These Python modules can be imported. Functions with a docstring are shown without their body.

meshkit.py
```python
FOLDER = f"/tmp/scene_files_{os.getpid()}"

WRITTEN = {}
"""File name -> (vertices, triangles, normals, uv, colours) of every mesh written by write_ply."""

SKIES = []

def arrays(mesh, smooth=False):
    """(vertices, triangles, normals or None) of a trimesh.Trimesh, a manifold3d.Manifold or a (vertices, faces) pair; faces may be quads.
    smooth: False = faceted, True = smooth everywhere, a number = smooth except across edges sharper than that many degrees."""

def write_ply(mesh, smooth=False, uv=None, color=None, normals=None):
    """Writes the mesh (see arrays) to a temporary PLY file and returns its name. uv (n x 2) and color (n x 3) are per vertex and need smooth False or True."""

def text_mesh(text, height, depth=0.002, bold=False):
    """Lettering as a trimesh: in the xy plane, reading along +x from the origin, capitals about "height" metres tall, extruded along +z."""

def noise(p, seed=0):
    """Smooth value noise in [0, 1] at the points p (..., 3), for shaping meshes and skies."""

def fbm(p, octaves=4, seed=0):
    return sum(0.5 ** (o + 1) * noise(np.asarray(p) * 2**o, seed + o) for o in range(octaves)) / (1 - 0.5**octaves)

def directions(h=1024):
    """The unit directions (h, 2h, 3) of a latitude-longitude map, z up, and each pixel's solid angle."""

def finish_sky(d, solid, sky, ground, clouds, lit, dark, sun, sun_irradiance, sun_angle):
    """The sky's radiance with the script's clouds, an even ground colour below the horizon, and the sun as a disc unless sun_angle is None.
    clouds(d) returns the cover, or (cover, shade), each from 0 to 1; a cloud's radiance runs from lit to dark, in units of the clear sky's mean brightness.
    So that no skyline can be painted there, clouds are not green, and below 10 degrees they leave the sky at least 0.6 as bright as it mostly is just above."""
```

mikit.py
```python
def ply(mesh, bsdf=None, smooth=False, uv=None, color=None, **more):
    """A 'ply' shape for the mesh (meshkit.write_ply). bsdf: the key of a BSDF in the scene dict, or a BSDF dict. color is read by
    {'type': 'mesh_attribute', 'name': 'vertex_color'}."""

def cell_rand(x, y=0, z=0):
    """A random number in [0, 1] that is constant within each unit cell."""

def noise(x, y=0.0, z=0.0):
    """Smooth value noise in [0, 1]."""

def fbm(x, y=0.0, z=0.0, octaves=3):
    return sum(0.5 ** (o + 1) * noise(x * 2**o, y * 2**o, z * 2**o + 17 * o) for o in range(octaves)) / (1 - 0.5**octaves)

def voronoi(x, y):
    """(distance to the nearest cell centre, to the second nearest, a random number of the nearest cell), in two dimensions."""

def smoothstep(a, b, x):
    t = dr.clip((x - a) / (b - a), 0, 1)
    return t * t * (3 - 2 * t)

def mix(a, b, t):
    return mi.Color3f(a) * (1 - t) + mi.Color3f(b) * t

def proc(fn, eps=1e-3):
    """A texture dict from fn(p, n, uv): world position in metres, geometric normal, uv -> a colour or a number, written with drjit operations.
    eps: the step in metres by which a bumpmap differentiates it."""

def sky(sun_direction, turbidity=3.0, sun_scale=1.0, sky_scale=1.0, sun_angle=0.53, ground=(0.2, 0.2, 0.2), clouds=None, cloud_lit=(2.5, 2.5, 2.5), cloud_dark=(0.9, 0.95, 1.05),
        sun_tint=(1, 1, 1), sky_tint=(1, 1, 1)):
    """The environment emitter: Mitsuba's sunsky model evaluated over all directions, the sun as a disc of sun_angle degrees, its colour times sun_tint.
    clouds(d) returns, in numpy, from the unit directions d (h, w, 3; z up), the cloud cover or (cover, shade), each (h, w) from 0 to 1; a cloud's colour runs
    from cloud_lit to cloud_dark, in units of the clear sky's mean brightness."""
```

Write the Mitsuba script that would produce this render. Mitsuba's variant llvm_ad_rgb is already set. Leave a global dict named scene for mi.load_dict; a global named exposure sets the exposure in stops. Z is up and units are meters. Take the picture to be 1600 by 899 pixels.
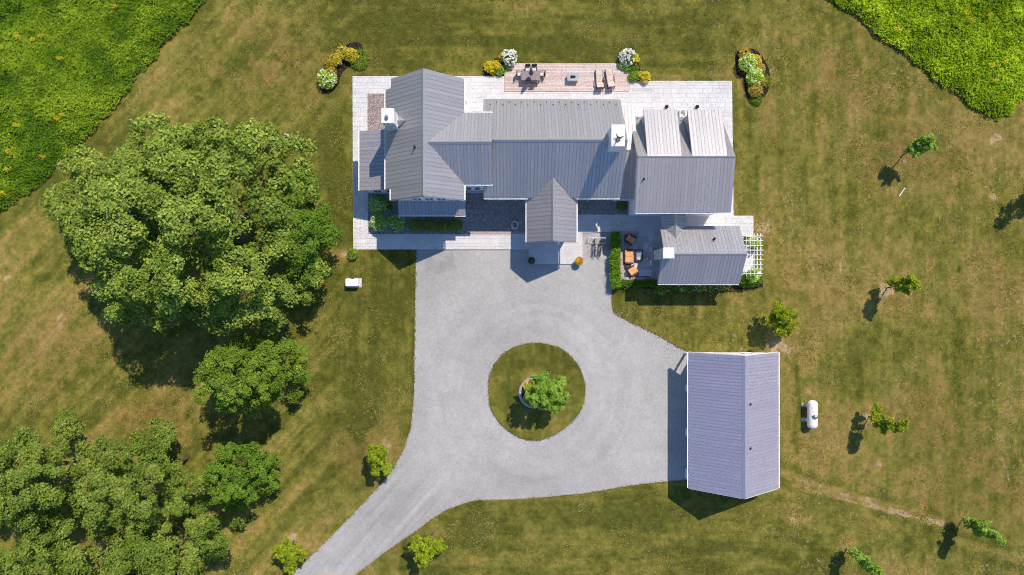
import math, numpy as np, trimesh, mitsuba as mi, mikit, meshkit, drjit as dr
from shapely.geometry import Polygon, Point, LineString, box as sbox, MultiPolygon
from shapely.ops import unary_union
from shapely import affinity
from mikit import noise, fbm, cell_rand, smoothstep, mix, voronoi
T = mi.ScalarTransform4f

# ------------------------------------------------------------------ camera, sky, exposure
CAM_H, FOC = 68.8, 1100.8          # flying height in metres, focal length in photo pixels (1600 wide)
scene, labels = {}, {}
scene['camera'] = {'type': 'perspective', 'fov': 2 * math.degrees(math.atan(800 / FOC)), 'fov_axis': 'x',
                   'near_clip': 1.0, 'far_clip': 3000.0,
                   'to_world': T().look_at(origin=[0, 0, CAM_H], target=[0, 0, 0], up=[0, 1, 0])}
SUN = np.array([0.51, 0.86, 1.38])
scene['sky'] = mikit.sky(SUN.tolist(), turbidity=3, sky_scale=1.22, sun_tint=(.95, .985, 1.09), sky_tint=(.90, .99, 1.10))
exposure = 1.66


def at(px, py, z=0.0):
    """World x, y of a surveyed photo point at height z."""
    k = (CAM_H - z) / FOC
    return ((px - 800) * k, (449.5 - py) * k)


def rng_for(s):
    return np.random.default_rng(abs(hash_str(s)) % (2**32))


def hash_str(s):
    h = 17
    for c in s:
        h = (h * 131 + ord(c)) % (2**31 - 1)
    return h


# ------------------------------------------------------------------ registering
counts = {}


def numbered(key):
    n = counts.get(key, -1) + 1
    counts[key] = n
    return key if n == 0 else f'{key}_{n:03d}'


def thing(name, label=None, cat=None, group=None, kind=None):
    key = numbered(name)
    d = {}
    if label: d['label'] = label
    if cat: d['category'] = cat
    if group: d['group'] = group
    if kind: d['kind'] = kind
    labels[key] = d
    return key


def put(parent, name, mesh, bsdf, smooth=False, to_world=None, label=None, kind=None, **kw):
    """mesh: a trimesh, or an already written ply dict."""
    key = numbered(f'{parent}__{name}')
    d = dict(mesh) if isinstance(mesh, dict) else mikit.ply(mesh, bsdf, smooth=smooth, **kw)
    if to_world is not None: d['to_world'] = to_world
    scene[key] = d
    if label or kind:
        labels[key] = {}
        if label: labels[key]['label'] = label
        if kind: labels[key]['kind'] = kind
    return key


def single(name, mesh, bsdf, label=None, cat=None, group=None, kind=None, smooth=False, to_world=None, **kw):
    key = thing(name, label, cat, group, kind)
    d = dict(mesh) if isinstance(mesh, dict) else mikit.ply(mesh, bsdf, smooth=smooth, **kw)
    if to_world is not None: d['to_world'] = to_world
    scene[key] = d
    return key


# ------------------------------------------------------------------ mesh helpers
def cat(*ms):
    ms = [m for m in (ms[0] if len(ms) == 1 and isinstance(ms[0], (list, tuple)) else ms)]
    V, F, o = [], [], 0
    for m in ms:
        V.append(np.asarray(m.vertices)); F.append(np.asarray(m.faces) + o); o += len(m.vertices)
    return trimesh.Trimesh(np.vstack(V), np.vstack(F), process=False)


def box(x0, x1, y0, y1, z0, z1):
    m = trimesh.creation.box((abs(x1 - x0), abs(y1 - y0), abs(z1 - z0)))
    m.apply_translation(((x0 + x1) / 2, (y0 + y1) / 2, (z0 + z1) / 2))
    return m


def cbox(x0, x1, y0, y1, z0, z1, c=0.02):
    """Box with chamfered edges on every side."""
    pts = []
    for sx, x in ((1, x0), (-1, x1)):
        for sy, y in ((1, y0), (-1, y1)):
            for sz, z in ((1, z0), (-1, z1)):
                pts += [(x + sx * c, y + sy * c, z), (x + sx * c, y, z + sz * c), (x, y + sy * c, z + sz * c)]
    return trimesh.convex.convex_hull(np.array(pts))


def polys(g):
    if g.is_empty: return []
    return [p for p in getattr(g, 'geoms', [g]) if isinstance(p, Polygon) and p.area > 1e-5]


def extrude(g, z0, z1):
    ms = []
    for p in polys(g):
        m = trimesh.creation.extrude_polygon(p, z1 - z0, engine='earcut')
        m.apply_translation((0, 0, z0))
        ms.append(m)
    return cat(ms)


def flat(g, z):
    ms = []
    for p in polys(g):
        v, f = trimesh.creation.triangulate_polygon(p, engine='earcut')
        v = np.column_stack([v, np.full(len(v), z)])
        a, b, c = v[f[:, 0]], v[f[:, 1]], v[f[:, 2]]
        flip = np.cross(b - a, c - a)[:, 2] < 0
        f = np.array(f); f[flip] = f[flip][:, ::-1]
        ms.append(trimesh.Trimesh(v, f, process=False))
    return cat(ms)


def tube(points, radii, sides=8, cap=True):
    p = np.asarray(points, float)
    radii = np.broadcast_to(radii, (len(p),)).astype(float)
    t = np.gradient(p, axis=0)
    t /= np.linalg.norm(t, axis=1, keepdims=True) + 1e-12
    ref = np.array([0, 0, 1.0]) if abs(t[0][2]) < .9 else np.array([1.0, 0, 0])
    A = []
    a = np.cross(t[0], ref); a /= np.linalg.norm(a)
    for i in range(len(p)):
        a = a - t[i] * (a @ t[i]); a /= np.linalg.norm(a) + 1e-12
        A.append(a)
    A = np.array(A); B = np.cross(t, A)
    ang = np.arange(sides) * 2 * np.pi / sides
    V = (p[:, None] + radii[:, None, None] * (np.cos(ang)[None, :, None] * A[:, None] + np.sin(ang)[None, :, None] * B[:, None])).reshape(-1, 3)
    i, j = np.meshgrid(np.arange(len(p) - 1), np.arange(sides), indexing='ij')
    q = np.stack([i * sides + j, i * sides + (j + 1) % sides, (i + 1) * sides + (j + 1) % sides, (i + 1) * sides + j], -1).reshape(-1, 4)
    F = [q[:, [0, 1, 2]], q[:, [0, 2, 3]]]
    if cap:
        V = np.vstack([V, p[:1], p[-1:]])
        n = len(p) * sides
        k = np.arange(sides)
        F.append(np.stack([np.full(sides, n), (k + 1) % sides, k], 1))
        o = (len(p) - 1) * sides
        F.append(np.stack([np.full(sides, n + 1), o + k, o + (k + 1) % sides], 1))
    return trimesh.Trimesh(V, np.vstack(F), process=False)


def rod(a, b, r, sides=8):
    return tube([a, b], [r, r], sides)


def ring(c, R, r, axis='z', n=28, sides=6):
    a = np.linspace(0, 2 * np.pi, n + 1)
    if axis == 'z': pts = np.stack([np.cos(a) * R, np.sin(a) * R, a * 0], 1)
    elif axis == 'x': pts = np.stack([a * 0, np.cos(a) * R, np.sin(a) * R], 1)
    else: pts = np.stack([np.cos(a) * R, a * 0, np.sin(a) * R], 1)
    return tube(pts + np.array(c), r, sides, cap=False)


def lathe(profile, n=24):
    """profile: (r, z) pairs from bottom to top."""
    m = trimesh.creation.revolve(np.array(profile, float), sections=n)
    return m


# ------------------------------------------------------------------ materials
def rgb(c): return {'type': 'rgb', 'value': [float(v) for v in c]}


def mat(name, d):
    scene['mat_' + name] = d
    return 'mat_' + name


def two(d): return {'type': 'twosided', 'bsdf': d}


def plain(name, c, rough=0.7, metallic=0.0, spec=0.4):
    return mat(name, two({'type': 'principled', 'base_color': rgb(c) if not callable(c) else mikit.proc(c), 'roughness': rough, 'metallic': metallic, 'specular': spec}))


def near_seg(x, y, a, b):
    ax, ay, bx, by = *a, *b
    dx, dy = bx - ax, by - ay
    t = dr.clip(((x - ax) * dx + (y - ay) * dy) / (dx * dx + dy * dy), 0, 1)
    return dr.sqrt(dr.square(x - ax - t * dx) + dr.square(y - ay - t * dy))


BARE = [(at(598, 694), .9), (at(458, 843), .8), (at(677, 830), 1.0), (at(1411, 241), .5), (at(1384, 452), .8), (at(1357, 646), .9),
        (at(1505, 809), .7), (at(1321, 856), 1.1), (at(515, 405), 1.3), (at(832, 592), .9), (at(1215, 545), 1.4), (at(540, 400), .7), (at(1190, 352), 1.1),
        (at(1557, 215), .4), (at(1554, 308), .4), (at(1265, 610), .5), (at(1255, 868), .5), (at(1240, 812), .7), (at(1373, 725), .5)]
GREEN = [(at(1165, 195), 1.3, 3.2), (at(235, 650), 2.2, 2.2), (at(870, 60), 3, 1.5), (at(1400, 210), 2.2, 2.2), (at(1290, 880), 4, 1.6),
         (at(880, 800), 7, 1.2), (at(1120, 600), 2, 2), (at(1000, 810), 5, 1.2), (at(520, 330), 1.2, 6), (at(1400, 850), 5, 1.5),
         (at(1060, 55), 4, 2), (at(640, 50), 4, 1.5), (at(570, 620), 1.5, 3.5), (at(600, 480), 1.6, 2), (at(1340, 320), 1.6, 4), (at(1260, 860), 4, 1.5), (at(1330, 560), 1.5, 4), (at(740, 830), 4, 1.2), (at(520, 250), 1.3, 4)]
BROWN = [(at(1530, 760), 5, 4), (at(1420, 250), 5, 4), (at(1470, 640), 4, 5), (at(1560, 520), 3, 6), (at(1330, 120), 4, 3), (at(80, 560), 6, 5), (at(560, 700), 3, 3), (at(250, 650), 5, 3), (at(420, 100), 6, 4)]
TR_A, TR_B = at(1222, 738), at(1470, 822)
TR_C, TR_D = at(1490, 848), at(1640, 890)
TR_E = at(1240, 758)
PATH = [at(1216, 548), at(1248, 575), at(1252, 640), at(1240, 690)]


def rfbm(x, y, f, octaves=3, seed=0.0):
    """fbm whose octaves are turned against each other, so that no grid shows."""
    x, y, t, w, a = x * f, y * f, 0.0, 0.0, 1.0
    for o in range(octaves):
        t = t + a * noise(x + 13.7 * o + seed, y - 7.1 * o + seed * 1.7, 3.0 * o)
        w += a; a *= .55
        x, y = 2.03 * (.8 * x - .6 * y), 2.03 * (.6 * x + .8 * y)
    return t / w


def lawn_color(p, n, uv):
    x, y = p.x, p.y
    wob = rfbm(x, y, .10, 2, 5.0) - .5
    a = rfbm(x, y, .06, 3, 3.0)
    b = rfbm(x, y, .26, 4, 9.0)
    c = rfbm(x, y, 1.3, 3, 21.0)
    d = rfbm(x, y, 3.3, 3, 31.0)
    # mowing: diagonal on the left, across the top and bottom, up and down on the right and along the drive
    wl = smoothstep(-13.0, -20.0, x)
    wt = dr.clip(smoothstep(15.0, 20.0, y) * (1 - smoothstep(16.0, 24.0, x)) + smoothstep(-17.0, -20.0, y) * smoothstep(-12.0, -6.0, x) * (1 - smoothstep(28.0, 36.0, x)), 0, 1) * (1 - wl)
    wr = dr.maximum(1 - wl - wt, 0.0)
    patchy = smoothstep(.35, .75, noise(x * .06, y * .06, 7.0))
    streak, fibre, stripe = 0.0, 0.0, 0.0
    for wgt, al, ac in ((wl, .68 * x + .73 * y, .73 * x - .68 * y), (wt, x, y), (wr, y, x)):
        ac = ac + wob * .6
        streak = streak + wgt * (fbm(al * .10, ac * 1.15, 2.0, octaves=3) - .5)
        fibre = fibre + wgt * (fbm(al * .55, ac * 3.4, 8.0, octaves=2) - .5)
        stripe = stripe + wgt * dr.sin(ac * 2.55) * patchy
    dry = 1.0 * (a - .5) + .85 * (b - .5) + .60 * (c - .5) + (.80 + .5 * wl) * streak + .42 * fibre + .16 * stripe + .37
    dry = dry + .10 * smoothstep(-16.0, -24.0, x) + .05 * smoothstep(24.0, 40.0, x) * smoothstep(19.0, 10.0, y) + .08 * smoothstep(20.0, 27.0, x) * smoothstep(34.0, 28.0, x)
    for (bx, by), r in BARE:
        g = dr.exp(-(dr.square(x - bx) + dr.square(y - by)) / (r * r))
        dry = dry + .85 * g * (.5 + c * .9)
    for (gx, gy), rx, ry in GREEN:
        g = dr.exp(-(dr.square((x - gx) / rx) + dr.square((y - gy) / ry)))
        dry = dry - .38 * g * (.5 + b)
    # dry margin beside paving
    edge = dr.maximum(dr.maximum(-x - 15.62, x - 21.6), dr.maximum(y - 20.7, 3.7 - y))
    dry = dry + .30 * smoothstep(1.5, .2, edge) * smoothstep(-.3, .0, edge) * (.4 + b) * smoothstep(3.0, 9.0, y)
    # the old pipe trench
    q = near_seg(x + wob * .9, y + wob * .6, TR_A, TR_B)
    q2 = near_seg(x + wob * .9, y + wob * .6, TR_C, TR_D)
    q3 = near_seg(x + wob * .5, y + wob * .4, TR_E, TR_B)
    dry = dry + .60 * smoothstep(.30, .03, q + (c - .5) * 1.5) + .4 * smoothstep(.4, .05, q2 + (c - .5) * 1.4) + .7 * smoothstep(.22, .03, q3 + (c - .5) * .8)
    dry = dry - .35 * smoothstep(1.6, .8, dr.minimum(q, q2)) * smoothstep(.35, .6, dr.minimum(q, q2))
    for i in range(3):
        s = near_seg(x + wob * .7, y, PATH[i], PATH[i + 1])
        dry = dry - .45 * smoothstep(.45, .1, s)
    dry = dr.clip(dry, 0, 1.35)
    g1 = mix((.082, .092, .018), (.150, .146, .030), dr.clip(dry * 2.1, 0, 1))
    g2 = mix(g1, (.232, .176, .054), smoothstep(.42, .98, dry))
    g3 = mix(g2, (.36, .27, .15), smoothstep(1.08, 1.4, dry))
    warm = 0.0
    for (gx, gy), rx, ry in BROWN:
        warm = warm + dr.exp(-(dr.square((x - gx) / rx) + dr.square((y - gy) / ry)))
    g3 = mix(g3, (.185, .125, .042), dr.clip(warm * smoothstep(.35, .65, .5 * b + .5 * c) * .75, 0, .8))
    fine = .52 + .70 * d + .38 * c
    fleck = smoothstep(.70, .82, rfbm(x, y, 4.6, 2, 50.0)) * smoothstep(.48, .70, rfbm(x, y, .21, 2, 71.0))
    return mix(g3 * fine * (1 + .16 * smoothstep(-14.0, -24.0, x)), (.42, .35, .22), fleck * .42 * smoothstep(6.0, 24.0, x))


DR_C = at(839, 612)


def gravel_color(p, n, uv):
    x, y = p.x, p.y
    a = fbm(x * .16, y * .16, octaves=4)
    b = fbm(x * .9, y * .9, 3.0, octaves=3)
    e = fbm(x * 7.0, y * 7.0, octaves=3)
    f = cell_rand(dr.floor(x * 22), dr.floor(y * 22))
    r = dr.sqrt(dr.square(x - DR_C[0]) + dr.square(y - DR_C[1])) + (a - .5) * 1.2
    ang = dr.atan2(y - DR_C[1], x - DR_C[0])
    arc = fbm(r * 1.7, ang * 1.2, 4.0, octaves=3)
    ringm = smoothstep(4.3, 5.2, r) * smoothstep(13.0, 9.0, r)
    w = .74 * x - .67 * y
    run = fbm(w * 2.0, (.67 * x + .74 * y) * .10, 6.0, octaves=3)
    lower = smoothstep(-14.0, -19.0, y + .5 * x + 6.0)
    t = .42 + .8 * (a - .5) + .35 * (b - .5) + .42 * (arc - .5) * ringm + .95 * (run - .5) * lower
    col = mix((.290, .293, .290), (.465, .470, .463), dr.clip(t + .22, 0, 1))
    # damp blotches near the walk
    blot = smoothstep(.56, .78, fbm(x * .5 + 20, y * .5, octaves=3)) * smoothstep(0.0, 3.5, y)
    col = col * (1 - .28 * blot)
    return col * (.80 + .28 * e + .12 * f)


def mulch_color(p, n, uv):
    e = fbm(p.x * 12, p.y * 12, p.z * 12, octaves=3)
    return mix((.018, .014, .013), (.075, .058, .052), smoothstep(.3, .75, e))


def bed_color(p, n, uv):
    e = fbm(p.x * 9, p.y * 9, octaves=3)
    f = cell_rand(dr.floor(p.x * 17), dr.floor(p.y * 17))
    return mix((.17, .165, .168), (.50, .475, .47), dr.clip(smoothstep(.25, .8, e) * .5 + f * .45, 0, 1))


def brown_gravel_color(p, n, uv):
    e = fbm(p.x * 9, p.y * 9, octaves=3)
    f = cell_rand(dr.floor(p.x * 15), dr.floor(p.y * 15))
    return mix((.17, .14, .135), (.52, .45, .43), dr.clip(smoothstep(.25, .8, e) * .5 + f * .5, 0, 1))


def stone_tex(lo, hi, s=1.3):
    def fn(p, n, uv):
        e = fbm(p.x * s, p.y * s, p.z * s, octaves=4)
        g = fbm(p.x * 11, p.y * 11, p.z * 11, octaves=2)
        return mix(lo, hi, dr.clip(.55 * smoothstep(.2, .8, e) + .5 * g, 0, 1))
    return fn


def metal_tex(c, var=.07):
    def fn(p, n, uv):
        e = fbm(p.x * .5, p.y * .5, p.z * .5, octaves=3)
        g = fbm(p.x * 1.4, p.y * 1.4, p.z * 1.4, octaves=3)
        return mi.Color3f(*c) * (1 - var + var * 1.1 * e + var * .9 * g)
    return fn


def metal(name, c, rough=.42, metallic=.42):
    return mat(name, two({'type': 'principled', 'base_color': mikit.proc(metal_tex(c)), 'roughness': rough, 'metallic': metallic, 'specular': .5}))


M = {}
M['lawn'] = mat('lawn', two({'type': 'diffuse', 'reflectance': mikit.proc(lawn_color)}))
M['gravel'] = mat('gravel', two({'type': 'diffuse', 'reflectance': mikit.proc(gravel_color)}))
M['mulch'] = mat('mulch', two({'type': 'diffuse', 'reflectance': mikit.proc(mulch_color)}))
M['bed'] = mat('bed', two({'type': 'diffuse', 'reflectance': mikit.proc(bed_color)}))
M['brown_gravel'] = mat('brown_gravel', two({'type': 'diffuse', 'reflectance': mikit.proc(brown_gravel_color)}))
M['soil'] = plain('soil', (.06, .05, .03), .95)
for i, (lo, hi) in enumerate([((.58, .58, .59), (.68, .68, .68)), ((.60, .60, .61), (.70, .70, .70)), ((.55, .555, .565), (.66, .66, .67))]):
    M[f'paver{i}'] = plain(f'paver{i}', stone_tex(lo, hi), .8)
for i, (lo, hi) in enumerate([((.56, .57, .58), (.66, .66, .67)), ((.58, .59, .60), (.70, .70, .71)), ((.46, .47, .48), (.58, .585, .59))]):
    M[f'slate{i}'] = plain(f'slate{i}', stone_tex(lo, hi), .75)
M['joint'] = plain('joint', (.52, .52, .52), .95)
M['metal0'] = metal('metal0', (.42, .415, .43))
M['metal1'] = metal('metal1', (.40, .395, .41))
M['metal2'] = metal('metal2', (.44, .434, .45))
M['seam'] = plain('seam', (.25, .25, .265), .6)
M['barn0'] = metal('barn0', (.475, .455, .555))
M['barn1'] = metal('barn1', (.455, .435, .535))
M['barnseam'] = plain('barnseam', (.28, .27, .36), .6)
M['wall'] = plain('wall', stone_tex((.70, .70, .70), (.78, .78, .775), .8), .6)
M['trim'] = plain('trim', (.80, .80, .80), .45)
M['glass'] = mat('glass', two({'type': 'principled', 'base_color': rgb((.03, .035, .045)), 'roughness': .06, 'specular': .9}))
M['chimney_white'] = plain('chimney_white', stone_tex((.68, .68, .67), (.82, .82, .81), 2.5), .7)
M['chimney_stone'] = plain('chimney_stone', stone_tex((.22, .22, .225), (.46, .45, .44), 2.4), .85)
M['black'] = plain('black', (.02, .02, .022), .5)
M['dark_metal'] = plain('dark_metal', (.05, .05, .055), .4, .6)
M['galv'] = plain('galv', (.42, .43, .45), .35, .8)
M['concrete'] = plain('concrete', stone_tex((.42, .42, .41), (.56, .56, .55)), .85)
M['white_paint'] = plain('white_paint', (.80, .80, .80), .35)
M['wicker'] = plain('wicker', lambda p, n, uv: mix((.055, .038, .032), (.12, .085, .072), noise(p.x * 60, p.y * 60, p.z * 60)), .7)
M['cushion_white'] = plain('cushion_white', (.72, .70, .68), .9)
M['cushion_cream'] = plain('cushion_cream', stone_tex((.56, .46, .38), (.66, .56, .48), 5), .9)
M['cushion_tan'] = plain('cushion_tan', stone_tex((.62, .33, .15), (.72, .41, .20), 5), .9)
M['table_brown'] = plain('table_brown', stone_tex((.20, .155, .165), (.27, .215, .225), 4), .5)
M['canvas_blue'] = plain('canvas_blue', (.10, .16, .25), .85)
M['firetable'] = plain('firetable', stone_tex((.30, .34, .37), (.40, .44, .47), 3), .6)
M['coffee_glass'] = plain('coffee_glass', (.23, .27, .33), .15)
M['pot'] = plain('pot', (.10, .085, .075), .6)
M['rubber'] = plain('rubber', (.02, .02, .02), .7)
M['hose'] = plain('hose', (.78, .78, .76), .5)
M['bike_blue'] = plain('bike_blue', (.03, .035, .05), .3)
M['seatwall'] = plain('seatwall', stone_tex((.36, .28, .255), (.48, .385, .35), 2), .8)
M['bench_grey'] = plain('bench_grey', (.50, .51, .54), .6)


def deck_tex(base):
    def fn(p, n, uv):
        g = fbm(p.x * 1.1, p.y * 30, octaves=3)
        e = fbm(p.x * .6, p.y * .9, 4.0, octaves=3)
        return mi.Color3f(*base) * (.72 + .36 * g + .22 * e)
    return fn


for i, b in enumerate([(.58, .475, .435), (.65, .555, .515), (.61, .51, .48), (.55, .435, .39)]):
    M[f'deck{i}'] = plain(f'deck{i}', deck_tex(b), .7)


def bark_color(p, n, uv):
    g = fbm(p.x * 6, p.y * 6, p.z * 1.5, octaves=3)
    return mix((.06, .05, .042), (.20, .17, .14), g)


M['bark'] = mat('bark', two({'type': 'diffuse', 'reflectance': mikit.proc(bark_color)}))
M['bark_pale'] = plain('bark_pale', (.30, .27, .24), .9)


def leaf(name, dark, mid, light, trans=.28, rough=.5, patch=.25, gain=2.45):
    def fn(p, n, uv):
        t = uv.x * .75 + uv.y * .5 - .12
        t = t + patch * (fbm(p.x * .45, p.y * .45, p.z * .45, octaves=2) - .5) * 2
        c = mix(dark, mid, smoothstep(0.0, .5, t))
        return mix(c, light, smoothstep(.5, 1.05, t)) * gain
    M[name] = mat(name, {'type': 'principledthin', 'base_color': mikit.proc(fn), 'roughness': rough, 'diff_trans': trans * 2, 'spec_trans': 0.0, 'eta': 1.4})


leaf('leaf_big', (.046, .076, .012), (.098, .136, .023), (.185, .225, .045), gain=2.75)
leaf('leaf_deep', (.034, .072, .010), (.060, .110, .012), (.108, .165, .022))
leaf('leaf_mid', (.042, .076, .010), (.074, .120, .013), (.135, .180, .028))
leaf('leaf_copse', (.044, .078, .011), (.086, .126, .019), (.155, .190, .042))
leaf('leaf_lime', (.085, .130, .010), (.165, .220, .012), (.28, .33, .03), gain=1.7)
leaf('leaf_fresh', (.055, .105, .012), (.100, .170, .020), (.18, .26, .05))
leaf('leaf_yellow', (.20, .18, .02), (.40, .34, .03), (.60, .52, .09), gain=1.7)
leaf('leaf_gold', (.15, .125, .02), (.31, .23, .035), (.46, .37, .08), gain=1.7)
leaf('leaf_hyd', (.035, .075, .014), (.065, .125, .022), (.12, .20, .04))
leaf('leaf_hydlime', (.05, .12, .016), (.13, .24, .03), (.28, .40, .08), gain=2.4)
leaf('leaf_box', (.045, .070, .010), (.075, .105, .014), (.12, .15, .028), gain=3.0)
leaf('leaf_hedge', (.035, .085, .008), (.075, .150, .012), (.15, .24, .025))
leaf('leaf_limehyd', (.14, .22, .02), (.27, .38, .05), (.48, .58, .16), gain=1.9)
leaf('leaf_meadow', (.070, .115, .008), (.124, .178, .007), (.215, .265, .018), patch=.7, gain=3.0, trans=.33)
leaf('leaf_meadow_deep', (.045, .095, .008), (.090, .150, .010), (.170, .225, .018), patch=.8, gain=2.6, trans=.33)
leaf('petal_white', (.72, .72, .64), (.80, .80, .74), (.86, .86, .82), trans=.12, gain=1.05)
leaf('petal_yellow', (.55, .45, .02), (.68, .57, .03), (.78, .66, .09), trans=.2, gain=1.0)
leaf('petal_red', (.45, .09, .03), (.60, .18, .06), (.66, .30, .12), trans=.2, gain=1.0)
leaf('leaf_flag', (.06, .06, .05), (.10, .085, .06), (.16, .14, .09), gain=1.7)


# ------------------------------------------------------------------ foliage
def leaves(pos, nrm, size, rng, tilt=.6, aspect=.6, tone=None):
    """Folded diamond leaves at pos, roughly facing nrm. Returns (mesh, uv)."""
    N = len(pos)
    n = nrm + rng.normal(0, tilt, (N, 3))
    n /= np.linalg.norm(n, axis=1, keepdims=True) + 1e-9
    r = rng.normal(0, 1, (N, 3))
    u = np.cross(n, r); u /= np.linalg.norm(u, axis=1, keepdims=True) + 1e-9
    v = np.cross(n, u)
    s = size * rng.uniform(.65, 1.3, N)[:, None]
    fold = n * s * .16
    P = np.stack([pos - u * s * .5, pos + v * s * .5 * aspect + fold, pos + u * s * .5, pos - v * s * .5 * aspect + fold], 1).reshape(-1, 3)
    k = np.arange(N)[:, None] * 4
    F = np.concatenate([k + [0, 1, 2], k + [0, 2, 3]], 0)
    a = rng.uniform(0, 1, N)
    b = rng.uniform(0, 1, N) if tone is None else np.clip(tone, 0, 1)
    uv = np.repeat(np.stack([a, b], 1), 4, axis=0)
    return trimesh.Trimesh(P, F, process=False), uv


def join_leaves(parts):
    return cat([p[0] for p in parts]), np.vstack([p[1] for p in parts])


def sphere_dirs(n, rng, zmin=-1.0):
    z = rng.uniform(zmin, 1, n); a = rng.uniform(0, 2 * np.pi, n)
    r = np.sqrt(np.maximum(0, 1 - z * z))
    return np.stack([r * np.cos(a), r * np.sin(a), z], 1)


def poisson(poly, s, rng, tries=None, cap=4000):
    x0, y0, x1, y1 = poly.bounds
    n = int(tries or (x1 - x0) * (y1 - y0) / s**2 * 12)
    pts, grid = [], {}
    import shapely
    c = np.stack([rng.uniform(x0, x1, n), rng.uniform(y0, y1, n)], 1)
    c = c[shapely.contains_xy(poly, c[:, 0], c[:, 1])]
    for x, y in c:
        i, j = int(x // s), int(y // s)
        if all((x - a) ** 2 + (y - b) ** 2 > s * s for di in (-1, 0, 1) for dj in (-1, 0, 1) for a, b in grid.get((i + di, j + dj), ())):
            grid.setdefault((i, j), []).append((x, y)); pts.append((x, y))
            if len(pts) >= cap: break
    return np.array(pts)


def puff(c, r, rng, nsub, rsub, nleaf, size, flat_z=.75, tone=.5, lobed=True):
    """A bough end: sub-clumps over the upper part of an ellipsoid, each a shell of leaves."""
    d = sphere_dirs(nsub, rng, -.35)
    cs = c + d * np.array([r, r, r * flat_z]) * rng.uniform(.72, 1.05, (nsub, 1))
    dirs = sphere_dirs(nsub * nleaf, rng, -.55)
    which = np.repeat(np.arange(nsub), nleaf)
    rr = rsub * rng.uniform(.75, 1.25, nsub)[which][:, None] * rng.uniform(.45, 1.05, (nsub * nleaf, 1))
    pos = cs[which] + dirs * rr * np.array([1, 1, .8])
    nrm = dirs * .9 + np.array([0, 0, .7]) + d[which] * .35 + rng.normal(0, .22, (nsub * nleaf, 3))
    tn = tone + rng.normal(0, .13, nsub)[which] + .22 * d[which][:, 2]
    return leaves(pos, nrm, size, rng, .45, .62, tn)


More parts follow.
